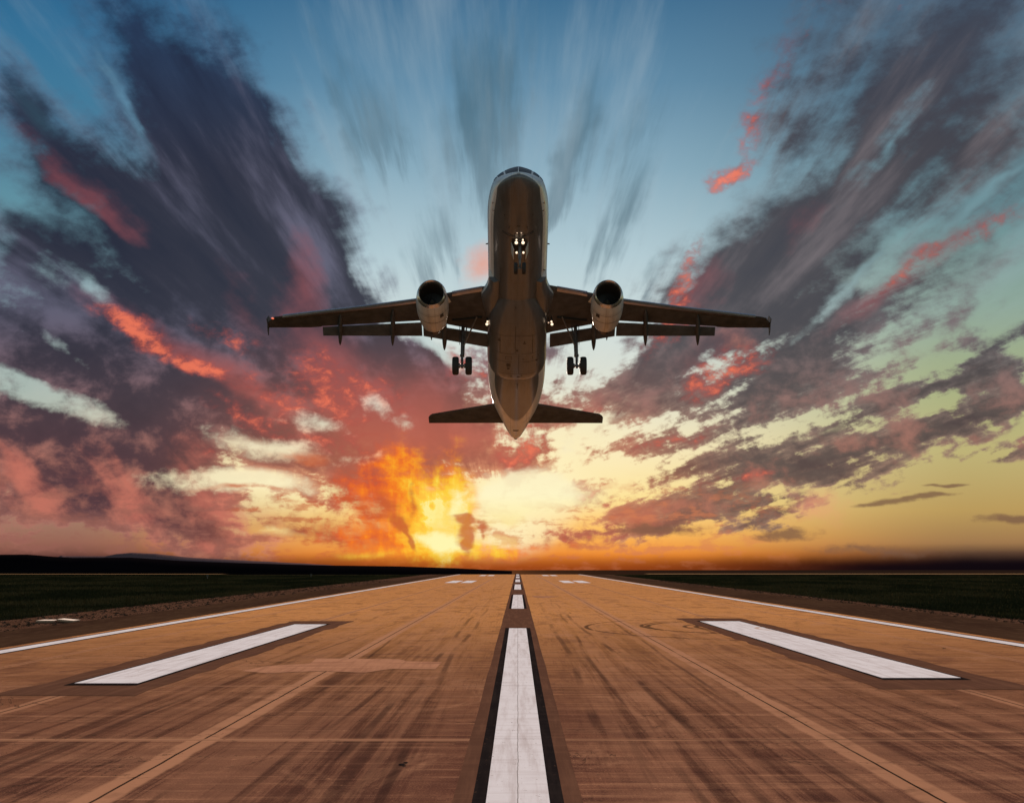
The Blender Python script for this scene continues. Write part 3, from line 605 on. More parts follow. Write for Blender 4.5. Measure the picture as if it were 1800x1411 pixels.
# marker posts in the grass
def post(px_, py_, hgt, lab):
    r_ = ray(px_, py_); Y = 205.0 if px_ < 450 else 235.0; kk = Y / r_.y
    t = thing('marker_post', lab, 'marker post', (r_.x * kk, Y, -.06), 'marker posts in the grass')
    bm = bmesh.new(); tube(bm, (0, 0, 0), (0, 0, hgt * .6), .05, .04); obj('stake', bm, M['dark'], t)
    bm = bmesh.new(); box(bm, (0, 0, hgt * .78), (.30, .06, hgt * .40), .01); obj('board', bm, M['dark'], t, False)
    bm = bmesh.new(); box(bm, (0, 0, .03), (.34, .34, .06), .01); obj('foot', bm, M['concrete'], t, False)
post(364.5, 1014, .62, 'dark marker post in the grass, the one farther to the left')
post(547, 1011, .55, 'dark marker post in the grass, the one nearer the runway')
# ------------------------------------------------------------------ the airliner
TP = R(23.5)                                   # nose-up attitude
YA = R(.38)
et = Vector((-math.sin(YA) * math.cos(TP), math.cos(YA) * math.cos(TP), -math.sin(TP))).normalized()
ex = Vector((math.cos(YA), math.sin(YA), 0)); eu = ex.cross(et)
D0 = 88.5                                      # metres from the lens to the nose
NOSEPX = (911.6, 279.0)
r_ = ray(*NOSEPX); OR = Vector((0, 0, CAMZ)) + r_ * (D0 / (CM.transposed() @ r_).z * -1)
FRM = Matrix((ex, et, eu)).transposed()
air = thing('airliner', 'white twin-engine jet airliner climbing nose-up above the runway, wheels down', 'airliner', OR)
air.matrix_world = Matrix.Translation(OR) @ FRM.to_4x4()
CL = Vector((0, 0, CAMZ)); FI_ = FRM.transposed(); CLL = FI_ @ (CL - OR)
def loc(px, py, z0=0.0, s=0.0):
    """where the sight line through a photo pixel meets the plane z = z0 + s*x of the airframe"""
    d = FI_ @ ray(px, py); k = (z0 + s * CLL.x - CLL.z) / (d.z - s * d.x)
    p = CLL + d * k; return p.x, p.y
XC = 0.16          # wings, engines and wheels sit a touch to the right of the keel line
WC = 913.4                                     # photo column of the wing's centre
def off(o, py, z0, s=0.0):
    a = loc(WC + o, py, z0, s); b_ = loc(WC - o, py, z0, -s); return (abs(a[0] - b_[0]) / 2, (a[1] + b_[1]) / 2)
def ip(pts, x): return float(np.interp(x, [p[0] for p in pts], [p[1] for p in pts]))
# fuselage: stations (t, half width, top, bottom)
FS = [(0.0, .06, -1.12, -1.26), (.05, .26, -1.02, -1.42), (.18, .50, -.93, -1.54), (.45, .82, -.78, -1.66), (.8, 1.12, -.50, -1.76), (1.2, 1.36, -.12, -1.84), (1.6, 1.50, .50, -1.90), (2.0, 1.61, 1.02, -1.94),
      (2.4, 1.69, 1.33, -1.97), (3.0, 1.79, 1.62, -2.01), (3.8, 1.90, 1.84, -2.04), (4.8, 1.98, 1.98, -2.06), (6.0, 2.01, 2.06, -2.07), (10, 2.02, 2.07, -2.07), (16, 2.06, 2.07, -2.07),
      (20, 2.12, 2.07, -2.07), (22.5, 2.18, 2.07, -2.02), (24.5, 2.22, 2.07, -1.84), (27, 2.20, 2.06, -1.35), (30, 2.04, 2.0, -.66), (32, 1.80, 1.94, -.20), (33.5, 1.52, 1.88, .12), (35, 1.20, 1.82, .42), (36.5, .86, 1.70, .66), (37.5, .58, 1.58, .82), (38.0, .42, 1.50, .92), (38.25, .26, 1.42, 1.0)]
from bisect import bisect
def fsec(t):
    ts = [f[0] for f in FS]; i = min(max(bisect(ts, t) - 1, 0), len(FS) - 2)
    def cr(k):
        p = [FS[max(i - 1, 0)], FS[i], FS[i + 1], FS[min(i + 2, len(FS) - 1)]]
        x0, x1, x2, x3 = [a[0] for a in p]; y0, y1, y2, y3 = [a[k] for a in p]
        h = x2 - x1; u = (t - x1) / h
        m1 = (y2 - y0) / (x2 - x0) if x2 > x0 else (y2 - y1) / h
        m2 = (y3 - y1) / (x3 - x1)
        return (2*u**3-3*u**2+1)*y1 + (u**3-2*u**2+u)*h*m1 + (-2*u**3+3*u**2)*y2 + (u**3-u**2)*h*m2
    return cr(1), cr(2), cr(3)
def fpt(t, a, grow=0.0):      # a = 0 at the keel, 90 deg at the right side, 180 at the crown
    w_, tp, bt = fsec(t); zc = (tp + bt) / 2; h_ = (tp - bt) / 2
    sx = math.sin(a)
    if math.cos(a) < 0 and t < 6:       # the cockpit roof is narrower than a plain oval
        sx = math.copysign(abs(sx) ** (1 + .45 * math.sin(math.pi * min(t, 5.5) / 5.5)), sx)
    return Vector((sx * (w_ + grow), t, zc - math.cos(a) * (h_ + grow)))
ts = [0, .05, .11, .18, .3, .45, .62, .8, 1.0, 1.2, 1.4, 1.6, 1.8, 2.0, 2.2, 2.4, 2.7, 3.0, 3.4, 3.8, 4.3, 4.8, 5.4, 6] + list(np.arange(7, 37, .5)) + [37.0, 37.4, 37.7, 37.9, 38.05, 38.15, 38.25]
bm = bmesh.new(); loft(bm, [[fpt(t, 2 * math.pi * i / 72) for i in range(72)] for t in ts])
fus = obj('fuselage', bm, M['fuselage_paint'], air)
def skin_patch(name, t0, t1, a0, a1, material, parent, grow=.012, nt_=8, na=8, thick=.02):
    f0 = t0 if callable(t0) else (lambda u: t0); f1 = t1 if callable(t1) else (lambda u: t1)
    bm = bmesh.new()
    for g_, fl in ((grow, 0), (grow - thick, 1)):
        pass
    rows = []
    for j in range(na + 1):
        u = j / na; a = a0 + (a1 - a0) * u
        rows.append([fpt(f0(u) + (f1(u) - f0(u)) * i / nt_, a, grow) for i in range(nt_ + 1)])
    loft(bm, rows, False, False, closed=False)
    return obj(name, bm, material, parent)
# cockpit windows: two front panes and two on each side
P_ = math.pi
wn = lambda a0, a1, t0, t1: skin_patch('cockpit_window', t0, t1, a0, a1, M['glass'], fus, .014)
for sgn in (1, -1):
    wn(P_ - sgn * .05, P_ - sgn * .70, lambda u: 1.27 + .06 * u, lambda u: 1.93 + .08 * u)
    wn(P_ - sgn * .78, P_ - sgn * 1.10, lambda u: 1.40 + .10 * u, lambda u: 2.05 + .20 * u)
    wn(P_ - sgn * 1.14, P_ - sgn * 1.34, lambda u: 1.70 + .2 * u, lambda u: 2.40 + .1 * u)
# keel details: access panels, seams, small aerials
def seam(t0, t1, a0, a1, wid=.03, name='panel_seam'):
    bm = bmesh.new(); n_ = 14; rows = []
    for i in range(n_ + 1):
        u = i / n_; t = t0 + (t1 - t0) * u; a = a0 + (a1 - a0) * u
        if abs(t1 - t0) > abs(a1 - a0) * 2: rows.append([fpt(t, a - wid / 4, .006), fpt(t, a + wid / 4, .006)])
        else: rows.append([fpt(t - wid / 2, a, .006), fpt(t + wid / 2, a, .006)])
    loft(bm, rows, False, False, closed=False); obj(name, bm, M['dark'], fus)
seam(5.0, 8.6, -.12, -.12); seam(5.0, 8.6, .22, .22); seam(5.0, 5.001, -.12, .22); 
seam(4.2, 4.21, -.05, .06, .14, 'access_panel'); seam(3.35, 3.36, -.52, -.47, .10, 'access_panel'); seam(3.35, 3.36, .50, .55, .10, 'access_panel')
seam(11.2, 14.6, -.85, -.22, .05); seam(11.2, 14.6, .85, .22, .05)
seam(9.2, 11.0, -.62, -.62); seam(26.5, 34.0, -1.28, -1.22, .06); seam(26.5, 34.0, 1.28, 1.22, .06); seam(33.2, 34.3, .75, .5, .04)
seam(36.1, 36.11, -.25, .25, .26, 'vent_grille')
def blade_antenna(t, a, h_, l_, name='antenna'):
    bm = bmesh.new(); p0 = fpt(t, a); nrm = Vector((math.sin(a), 0, -math.cos(a)))
    sd_ = Vector((0, 1, 0)).cross(nrm).normalized() * .03
    rows = []
    for hh, sc in ((-.02, 1), (h_, .45)):
        c_ = p0 + nrm * hh + Vector((0, (1 - sc) * l_ * .5, 0))
        rows.append([c_ + Vector((0, -l_ * .5 * sc, 0)), c_ + sd_ * sc, c_ + Vector((0, l_ * .5 * sc, 0)), c_ - sd_ * sc])
    loft(bm, rows); obj(name, bm, M['dark'], fus)
for t, a, h_, l_ in ((13.2, -.06, .26, .4), (14.0, .10, .22, .4), (4.4, -.3, .12, .2), (4.4, .3, .12, .2), (24.4, .02, .3, .45), (10.4, 1.05, .14, .2), (9.0, 1.62, .16, .2), (9.0, -1.62, .16, .2)): blade_antenna(t, a, h_, l_)
for t, a in ((3.0, -1.05), (3.6, -.95), (3.0, 1.05), (3.6, .95)):
    bm = bmesh.new(); p0 = fpt(t, a); tube(bm, p0, p0 + Vector((math.sin(a), 0, -math.cos(a))) * .12, .03); tube(bm, p0 + Vector((math.sin(a), 0, -math.cos(a))) * .12, p0 + Vector((math.sin(a) * .12, -.25, -math.cos(a) * .12)), .025, .012); obj('pitot_probe', bm, M['lip'], fus)
bm = bmesh.new(); lathe(bm, [(38.1, .22), (38.5, .16), (38.5, .12), (38.2, .11)], (0, 0, 1.2), k=20, cap1=True); obj('tail_exhaust', bm, M['nozzle'], fus)
# belly fairing
def bpt(t, a, g_=0.0):
    u = (t - 12.6) / (23.1 - 12.6); u = min(max(u, 0), 1)
    e0 = math.sin(min(u / .34, 1) * P_ / 2) ** .8; e1 = math.sqrt(max(0, 1 - max(0, (u - .80) / .20) ** 2.3))
    e = e0 * e1; w_, tp, bt = fsec(t)
    wd = (w_ * .55 + (w_ + .07 - w_ * .55) * e0) * (.50 + .50 * e1); dp = -1.4 - (.64 + .55 * e)
    ca, sa = math.cos(a), math.sin(a); n_ = 2.9
    rr_ = (abs(ca) ** n_ + abs(sa) ** n_) ** (-1 / n_)
    return Vector((sa * rr_ * (wd + g_), t, -.75 + (dp + .75 - g_) * ca * rr_))
bm = bmesh.new(); tt = [12.6, 12.9, 13.3, 13.8, 14.4, 15, 15.6, 16.2, 17, 18, 19, 20, 21, 21.5, 21.9, 22.2, 22.5, 22.7, 22.85, 22.97, 23.05, 23.1]
loft(bm, [[bpt(t, -P_ / 2 + P_ * i / 40) for i in range(41)] for t in tt], False, True, closed=False)
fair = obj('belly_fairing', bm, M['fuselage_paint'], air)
def bseam(pts, wid=.035, name='panel_seam', mt='dark'):
    bm = bmesh.new(); rows = []
    P3 = [bpt(t, a, .012) for t, a in pts]
    for i, p in enumerate(P3):
        d = (P3[min(i + 1, len(P3) - 1)] - P3[max(i - 1, 0)]).normalized(); s_ = d.cross(Vector((0, 0, -1))).normalized() * wid / 2
        rows.append([p - s_, p + s_])
    loft(bm, rows, False, False, closed=False); obj(name, bm, M[mt], fair)
ls = lambda t0, a0, t1, a1: [(t0 + (t1 - t0) * i / 10, a0 + (a1 - a0) * i / 10) for i in range(11)]
for q_ in (ls(16.4, -.7, 16.4, .7), ls(18.8, -.75, 18.8, -.1), ls(18.8, .15, 18.8, .75), ls(18.8, .06, 21.6, .06), ls(15.2, -.06, 18.8, -.06), ls(21.6, -.6, 21.6, .6), ls(19.9, -.75, 19.9, -.15), ls(19.9, .15, 19.9, .75), ls(16.4, -.55, 18.8, -.55), ls(16.4, .5, 18.8, .5)): bseam(q_)
for (t, a) in ((17.2, -.58), (17.4, .24)):
    bseam(ls(t, a - .05, t, a + .05), .12, 'inlet_scoop'); bseam(ls(t - .35, a, t, a), .06, 'inlet_scoop')
for (t, a, w_) in ((18.3, .0, .16), (19.5, .20, .10), (20.3, -.28, .30), (20.8, -.28, .18), (19.9, .62, .16), (22.0, -.2, .14), (22.1, .05, .2), (21.9, .16, .12)):
    bseam(ls(t - w_ * .5, a, t + w_ * .9, a), w_, 'drain_mast')
for (t, a) in ((19.2, -.28), (19.2, .6)):
    bseam([(t, a - .1), (t, a + .1)], .03, 'access_panel'); bseam([(t + .35, a - .1), (t + .35, a + .1)], .03, 'access_panel'); bseam([(t, a - .1), (t + .35, a - .1)], .03, 'access_panel'); bseam([(t, a + .1), (t + .35, a + .1)], .03, 'access_panel')
# wings, traced as offsets from the wing centre column
ZW, SW = -1.15, .095
LE = [off(o, y, ZW, SW) for o, y in ((62, 504), (125, 515.2), (185, 527.3), (298, 542), (364, 549.5), (429, 557.3), (434, 559), (441.7, 567.5))]
TEo = [off(o, y, ZW, SW) for o, y in ((53, 584), (128, 569.7), (150, 563), (178, 563.8), (224, 566.3), (298, 570.6), (346, 573.4), (351, 575.6), (441.7, 576))]
LE.insert(0, (0.8, LE[0][1] - (LE[1][1] - LE[0][1]) / (LE[1][0] - LE[0][0]) * (LE[0][0] - .8)))
TEo.insert(0, (0.8, TEo[0][1] + .5))
def foil(x, le, te, z0, thick, tilt=0.0, n_=11):
    """closed section, flat-ish below and humped above"""
    pts = []; c_ = te - le
    for i in range(n_):            # lower side, nose to tail
        u = (i / (n_ - 1)) ** 1.6
        pts.append(Vector((x, le + c_ * u, z0 + c_ * tilt * u - thick * .30 * 4 * (u ** .5) * (1 - u) * .62 + thick * .12 * (1 if i == 0 else 0))))
    for i in range(n_ - 2, 0, -1):
        u = (i / (n_ - 1)) ** 1.6
        pts.append(Vector((x, le + c_ * u, z0 + c_ * tilt * u + thick * .72 * 2.6 * (u ** .5) * (1 - u) + .01)))
    return pts
def flip(bm, sgn, xc=None):
    if sgn < 0:
        for v in bm.verts: v.co.x = -v.co.x
        bmesh.ops.reverse_faces(bm, faces=bm.faces[:])
    for v in bm.verts: v.co.x += XC if xc is None else xc
def mir(p, sgn): return Vector((p[0] * sgn + XC, p[1], p[2]))
xt = LE[-1][0]
xs_w = sorted([.8, LE[1][0], 3.5, LE[2][0], TEo[2][0], TEo[3][0], TEo[4][0], 8.0, 9.5, 11, 12.5, TEo[6][0], TEo[7][0], TEo[7][0] + .12, 14.5, 15.5, 16.5, LE[-3][0], LE[-2][0], (LE[-2][0] + xt) / 2, xt])
sw = simple
def ztop(x): return ZW + SW * x
for sgn in (1, -1):
    bm = bmesh.new()
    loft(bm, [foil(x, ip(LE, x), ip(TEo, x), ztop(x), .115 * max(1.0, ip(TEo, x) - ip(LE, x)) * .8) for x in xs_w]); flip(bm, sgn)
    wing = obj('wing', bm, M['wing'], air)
    # slats along the leading edge, drooped a little
    for (a_, b_) in ((LE[1][0] + .15, LE[2][0] - .25), (LE[3][0] - .15, LE[-3][0] - .6)):
        bm = bmesh.new(); rows = []
        for i in range(9):
            x = a_ + (b_ - a_) * i / 8; le = ip(LE, x); w_ = .30 + .012 * (17 - x)
            rows.append([Vector((x, le - .10 + w_ * u_, ztop(x) + h_)) for u_, h_ in ((0, -.03), (.25, -.13), (.6, -.14), (1.0, -.10), (1.0, -.05), (.6, .12), (.25, .12), (.05, .05))])
        loft(bm, rows); flip(bm, sgn); obj('slat', bm, M['slat'], wing)
    # flaps, lowered, with a slot of sky ahead of them
    def flap(pa, pb, name='flap', drop=.10, tilt=-.22):
        bm = bmesh.new(); rows = []
        (o1, ya, yb), (o2, yc, yd) = pa, pb
        for i in range(7):
            u = i / 6; o_ = o1 + (o2 - o1) * u; y0 = ya + (yc - ya) * u; y1 = yb + (yd - yb) * u
            x0, t0 = off(o_, y0, ZW - drop, SW)
            x1, t1 = off(o_, y1, ZW - drop - .35, SW)
            rows.append(foil(x0, t0, t1, ZW - drop + SW * x0, .16 if name == 'flap' else .1, -.35 / max(.4, t1 - t0)))
        loft(bm, rows); flip(bm, sgn); return obj(name, bm, M['wing'], wing)
    flap((171.5, 567.0, 590.5), (345, 575.4, 590.0))
    flap((54, 587.0, 610.5), (169, 570.5, 590.8))
    # track fairings
    for (o_, ya, yb, r_) in ((314, 554, 604, .20), (222, 544.5, 604.8, .21), (131, 562, 613, .22)):
        bm = bmesh.new()
        x0, t0 = off(o_, ya, ZW - .10, SW); x1, t1 = off(o_, yb, ZW - .55, SW); xm = (x0 + x1) / 2
        rows = []
        for i in range(13):
            u = i / 12; rr_ = r_ * (math.sin(P_ * min(1, u * 1.12 + .03) if u < .5 else P_ * (.5 + .47 * ((u - .5) / .5) ** 1.4)) ** .6 + .02)
            z_ = ztop(x0) - .05 - .50 * u ** 1.3; y_ = t0 + (t1 - t0) * u
            rows.append([Vector((x0 + (x1 - x0) * u + math.cos(a) * rr_ * .8, y_, z_ - .05 + math.sin(a) * rr_ * 1.3)) for a in [2 * P_ * k_ / 14 for k_ in range(14)]])
        loft(bm, rows); flip(bm, sgn); obj('flap_track_fairing', bm, M['wing'], wing)
    for o_, y_ in ((154.5, 597.5),):
        bm = bmesh.new(); x0, t0 = off(o_, 588, ZW - .3, SW); x1, t1 = off(o_, y_, ZW - .45, SW); tube(bm, (x0, t0, ztop(x0) - .3), (x0, t1, ztop(x0) - .45), .10, .03, 8); flip(bm, sgn); obj('flap_hinge', bm, M['dark'], wing)
    # aileron seam, tank covers
    bm = bmesh.new(); xa, xb = TEo[7][0] + .25, xt - 1.0
    rows = []
    for i in range(7):
        x = xa + (xb - xa) * i / 6; te = ip(TEo, x); c_ = te - ip(LE, x)
        rows.append([Vector((x, te - .30 * c_ - .012, ztop(x) - .045 * c_)), Vector((x, te - .30 * c_ + .012, ztop(x) - .045 * c_))])
    loft(bm, rows, False, False, closed=False); flip(bm, sgn); obj('aileron_seam', bm, M['dark'], wing, smooth=False)
    # wingtip fence
    bm = bmesh.new(); tl, tte = LE[-2][1], TEo[-1][1]; z_ = ztop(xt)
    pr = [(tl + .25, z_ + .05), (tl + .9, z_ + .75), (tte + .1, z_ + .85), (tte + .02, z_), (tte + .18, z_ - .55), (tte - .25, z_ - .45), (tl + .7, z_ - .06)]
    loft(bm, [[Vector((xt - .02, a, b)) for a, b in pr], [Vector((xt + .035, a, b)) for a, b in pr]]); flip(bm, sgn); obj('wingtip_fence', bm, M['wing'], wing, smooth=False)
    bm = bmesh.new(); bmesh.ops.create_uvsphere(bm, u_segments=12, v_segments=8, radius=.09, matrix=Matrix.Translation((LE[-2][0] - .05, LE[-2][1] + .02, ztop(LE[-2][0]) - .02)) @ Matrix.Diagonal((1.3, 1, .7, 1))); flip(bm, sgn)
    pl_ = obj('position_light', bm, M['redlamp'] if sgn < 0 else M['dark'], wing)
    if sgn < 0: pl_['label'] = 'glowing red position light at the wingtip'
    # landing lights and dark wheel well at the wing root
    for (o_, y_, r_) in ((57.2, 569.8, .10), (56.2, 565.2, .07), (51.2, 567, .055)):
        x0, t0 = off(o_, y_, ZW - .45, 0)
        bm = bmesh.new(); bmesh.ops.create_uvsphere(bm, u_segments=12, v_segments=8, radius=r_, matrix=Matrix.Translation((x0, t0, ZW - .45))); flip(bm, sgn); ll = obj('landing_light', bm, M['lamp'] if r_ > .06 else M['dimlamp'], wing)
        bm = bmesh.new(); tube(bm, (x0, t0 + .04, ZW - .42), (x0, t0 + .10, ZW + .1), r_ * .8, r_ * .5, 8); flip(bm, sgn); obj('light_bracket', bm, M['dark'], wing)
    bm = bmesh.new(); x0, t0 = off(66, 563, ZW - .2, SW); x1, t1 = off(118, 566, ZW - .2, SW)
    loft(bm, [[Vector((x0, t0 - .45, ztop(x0) - .30)), Vector((x0, t0 + .75, ztop(x0) - .12)), Vector((x0, t0 + .75, ztop(x0) + .1)), Vector((x0, t0 - .45, ztop(x0) + .1))],
              [Vector((x1, t1 - .15, ztop(x1) - .20)), Vector((x1, t1 + .0, ztop(x1) - .12)), Vector((x1, t1 + .0, ztop(x1) + .1)), Vector((x1, t1 - .15, ztop(x1) + .1))]]); flip(bm, sgn); obj('wheel_well', bm, M['well'], wing, smooth=False)
    # wing root fillet
    bm = bmesh.new(); rows = []; tpk = LE[1][1] + .35
    for i in range(20):
        u = i / 19; t = 11.0 + (tpk + 4.6 - 11.0) * u; ww = fsec(t)[0]
        e_ = max(0.0, (t - 11.0) / (tpk - 11.0)) ** 2.8 if t < tpk else .5 + .5 * math.cos(P_ * (t - tpk) / 4.6)
        wd = ww - .03 + .50 * e_
        rows.append([Vector((ww - .8, t, ZW + .9)), Vector((ww * .985 - .02 + (wd - ww * .985) * .3, t, ZW + .65)), Vector((wd + .0, t, ZW + .22)), Vector((wd, t, ZW - .05)), Vector((wd - .12, t, ZW - .28)), Vector((ww * .80, t, ZW - .55)), Vector((ww - 1.1, t, ZW - .3))])
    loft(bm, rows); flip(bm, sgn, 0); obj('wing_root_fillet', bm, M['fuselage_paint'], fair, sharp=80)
    # engine
    ZE = -2.05
    xe, te_ = off(155.6, 514.5, ZE, 0)
    eng_c = Vector((xe, te_, ZE)); axd = Vector((-.01, 1, -.045)).normalized()
    scarf = lambda s, cu: -.27 * cu * max(0, 1 - abs(s) / 1.2)
    bm = bmesh.new()
    lathe(bm, [(.22, 1.02), (.6, 1.085), (1.3, 1.13), (2.1, 1.10), (2.9, .99), (3.45, .86), (3.45, .78), (3.0, .80)], eng_c, axd, fn=scarf); flip(bm, sgn)
    nac = obj('engine_nacelle', bm, M['paint'], air)
    bm = bmesh.new()
    lathe(bm, [(.222, 1.022), (.10, .985), (.02, .94), (-.02, .89), (.02, .845), (.12, .815), (.24, .81)], eng_c, axd, fn=scarf); flip(bm, sgn); obj('inlet_lip', bm, M['lip'], nac)
    bm = bmesh.new(); lathe(bm, [(.24, .81), (.6, .83), (1.25, .86), (1.6, .86)], eng_c, axd, fn=scarf); flip(bm, sgn); obj('inlet_duct', bm, M['duct'], nac)
    bm = bmesh.new(); lathe(bm, [(1.32, .86), (1.36, .2)], eng_c, axd, cap1=True)
    for k_ in range(24):
        a = 2 * P_ * k_ / 24; c0 = eng_c + axd * 1.22
        u_ = Vector((math.cos(a), 0, math.sin(a))); v_ = Vector((-math.sin(a), 0, math.cos(a)))
        A_ = [c0 + u_ * .22 - v_ * .03, c0 + u_ * .22 + v_ * .03 + axd * .08, c0 + u_ * .84 + v_ * .13 + axd * .06, c0 + u_ * .84 - v_ * .06 - axd * .02]
        bm.faces.new([bm.verts.new(p) for p in A_])
    flip(bm, sgn); obj('fan', bm, M['fan'], nac, smooth=False)
    bm = bmesh.new(); lathe(bm, [(.85, .01), (.9, .06), (1.05, .14), (1.22, .21), (1.3, .235)], eng_c, axd, k=24, cap0=True); flip(bm, sgn); obj('spinner', bm, M['spinner'], nac)
    bm = bmesh.new(); lathe(bm, [(2.9, .70), (3.5, .60), (4.15, .44), (4.5, .36), (4.5, .32), (4.1, .34)], eng_c, axd, k=32); lathe(bm, [(4.1, .22), (4.5, .20), (4.85, .04)], eng_c, axd, k=20, cap0=True, cap1=True); flip(bm, sgn); obj('exhaust_nozzle', bm, M['nozzle'], nac)
    bm = bmesh.new(); r1_ = [eng_c + axd * s_ + Vector((-.66 + .06 * s_ - .55 * 0, 0, .86)) for s_ in (.9, 2.0)]
    s0 = eng_c + axd * .95; nn = Vector((-.80, 0, .45)).normalized()
    loft(bm, [[s0 + nn * 1.05, s0 + nn * 1.05 + Vector((.03, 0, .03)), s0 + nn * 1.12], [s0 + axd * 1.1 + nn * 1.08, s0 + axd * 1.1 + nn * 1.08 + Vector((.03, 0, .03)), s0 + axd * 1.1 + nn * 1.45]]); flip(bm, sgn); obj('nacelle_strake', bm, M['paint'], nac, smooth=False)
    for (s_, a0_, a1_, wd_) in ((2.0, -.9, .9, .02), (1.2, -1.2, 1.2, .015)):
        bm = bmesh.new(); rows = []
        for i in range(15):
            a = a0_ + (a1_ - a0_) * i / 14; rn_ = 1.139 if s_ < 2 else 1.118
            rows.append([eng_c + axd * (s_ + d_) + Vector((math.sin(a), 0, -math.cos(a))) * rn_ for d_ in (-wd_, wd_)])
        loft(bm, rows, False, False, closed=False); flip(bm, sgn); obj('cowl_seam', bm, M['dark'], nac)
    bm = bmesh.new(); rows = []
    for s_, a_, b_ in ((1.15, .52, .62), (1.55, .50, .66)):
        rows.append([eng_c + axd * s_ + Vector((-math.sin(a), 0, -math.cos(a))) * 1.143 for a in np.linspace(a_, b_ + .12, 5)])
    loft(bm, rows, False, False, closed=False); flip(bm, sgn); obj('cowl_vent', bm, M['dark'], nac)
    # pylon
    bm = bmesh.new(); rows = []
    for s_, hw_, zb, zt_ in ((.9, .03, ZE + 1.0, ZE + 1.12), (1.6, .15, ZE + .9, ZE + 1.3), (2.6, .20, ZE + .7, ztop(xe) + .1), (3.8, .20, ZE + .35, ztop(xe) - .02), (5.0, .14, ZE + .55, ztop(xe) - .05), (6.0, .04, ZE + 1.0, ztop(xe) - .1)):
        c_ = eng_c + axd * s_; rows.append([Vector((xe - hw_, c_.y, zb)), Vector((xe + hw_, c_.y, zb)), Vector((xe + hw_, c_.y, zt_)), Vector((xe - hw_, c_.y, zt_))])
    loft(bm, rows); flip(bm, sgn); obj('engine_pylon', bm, M['wing'], air)
    # tailplane
    ZT, ST_ = 1.0, .10
    HC = 907.6
    def offh(o, py): a = loc(HC + o, py, ZT, ST_); b_ = loc(HC - o, py, ZT, -ST_); return (abs(a[0] - b_[0]) / 2, (a[1] + b_[1]) / 2)
    hLE = [offh(o, y) for o, y in ((38, 709.5), (147, 727.5), (151, 730))]; hTE = [offh(o, y) for o, y in ((20, 743.2), (152.3, 743.5))]
    xh = hTE[-1][0]; hLE.append((xh, hLE[-1][1] + .35)); hLE.insert(0, (.1, hLE[0][1] - (hLE[1][1] - hLE[0][1]) / (hLE[1][0] - hLE[0][0]) * (hLE[0][0] - .1)))
    bm = bmesh.new(); loft(bm, [foil(x, ip(hLE, x), ip(hTE, x), ZT + ST_ * x, .09 * (ip(hTE, x) - ip(hLE, x))) for x in (.1, 1.5, 3, 4.5, 6, hLE[2][0], hLE[3][0], xh)]); flip(bm, sgn, 0)
    tpn = obj('tailplane', bm, M['wing'], air)
    bm = bmesh.new(); rows = []
    for x in np.linspace(1.2, xh - .4, 6):
        te = ip(hTE, x); c_ = te - ip(hLE, x); rows.append([Vector((x, te - .3 * c_ + d_, ZT + ST_ * x - .047 * c_)) for d_ in (-.012, .012)])
    loft(bm, rows, False, False, closed=False); flip(bm, sgn, 0); obj('elevator_seam', bm, M['dark'], tpn, smooth=False)
    # main landing gear
    og = 98.6
    xg, tg = off(og, 574, ZW, SW); zt_ = ztop(xg)
    ZG = zt_ - 3.35
    def wheel(parent, c, r, wd):
        bm = bmesh.new(); h_ = wd / 2
        lathe(bm, [(-h_ * .75, r * .62), (-h_, r * .72), (-h_, r * .86), (-h_ * .75, r * .97), (-h_ * .3, r), (h_ * .3, r), (h_ * .75, r * .97), (h_, r * .86), (h_, r * .72), (h_ * .75, r * .62)], c, (1, 0, 0), k=36)
        for q_ in (-.35, 0, .35): lathe(bm, [(h_ * q_ - .012, r * 1.002), (h_ * q_ - .006, r * .985), (h_ * q_ + .006, r * .985), (h_ * q_ + .012, r * 1.002)], c, (1, 0, 0), k=36)
        wo = obj('wheel', bm, M['tyre'], parent)
        return wo
    def wheelset(parent, c, r, wd, sgn=1):
        c = mir(c, sgn); wo = wheel(parent, c, r, wd)
        return wo
    bm = bmesh.new(); G = lambda x, y, z: Vector((x, y, z))
    tube(bm, (xg, tg, zt_ + .1), (xg + .02, tg, ZG + .9), .13, .13, 14); tube(bm, (xg + .02, tg, ZG + .95), (xg + .02, tg, ZG + .80), .17, .17, 14)
    tube(bm, (xg + .02, tg, ZG + .9), (xg + .02, tg, ZG - .02), .085, .085, 14)
    tube(bm, (xg - .42, tg, ZG), (xg + .46, tg, ZG), .10, .10, 14)
    tube(bm, (xg + .02, tg + .16, ZG + .95), (xg + .02, tg + .34, ZG + .5), .045); tube(bm, (xg + .02, tg + .34, ZG + .5), (xg + .02, tg + .1, ZG + .08), .045)
    tube(bm, (xg + .02, tg, ZG + .05), (xg + .02, tg, ZG - .16), .14, .10, 12)
    for s_ in (-1, 1): tube(bm, (xg + .02 + s_ * .14, tg, ZG), (xg + .02 + s_ * .26, tg, ZG), .17, .17, 14)
    for z_ in (1.35, 1.62, 1.9, 2.2): box(bm, (xg - .11, tg - .12, ZG + z_), (.08, .06, .10), .01)
    tube(bm, (xg - .15, tg - .10, ZG + 2.4), (xg - .12, tg - .1, ZG + .85), .022, .022, 6); tube(bm, (xg + .15, tg - .08, ZG + 2.6), (xg + .10, tg - .08, ZG + .3), .018, .018, 6)
    flip(bm, sgn); gear = obj('main_landing_gear', bm, M['metal'], air)
    bm = bmesh.new(); xb_, tb_ = off(75, 563, ZW - .2, 0)
    tube(bm, (xb_, tb_, ZW + .1), (xg - .02, tg + .02, ZG + 1.55), .06, .055, 10); tube(bm, (xg - .28, tg - .1, zt_), (xg - .05, tg, ZG + 1.55), .05, .05, 10); flip(bm, sgn); obj('side_brace', bm, M['metal'], gear)
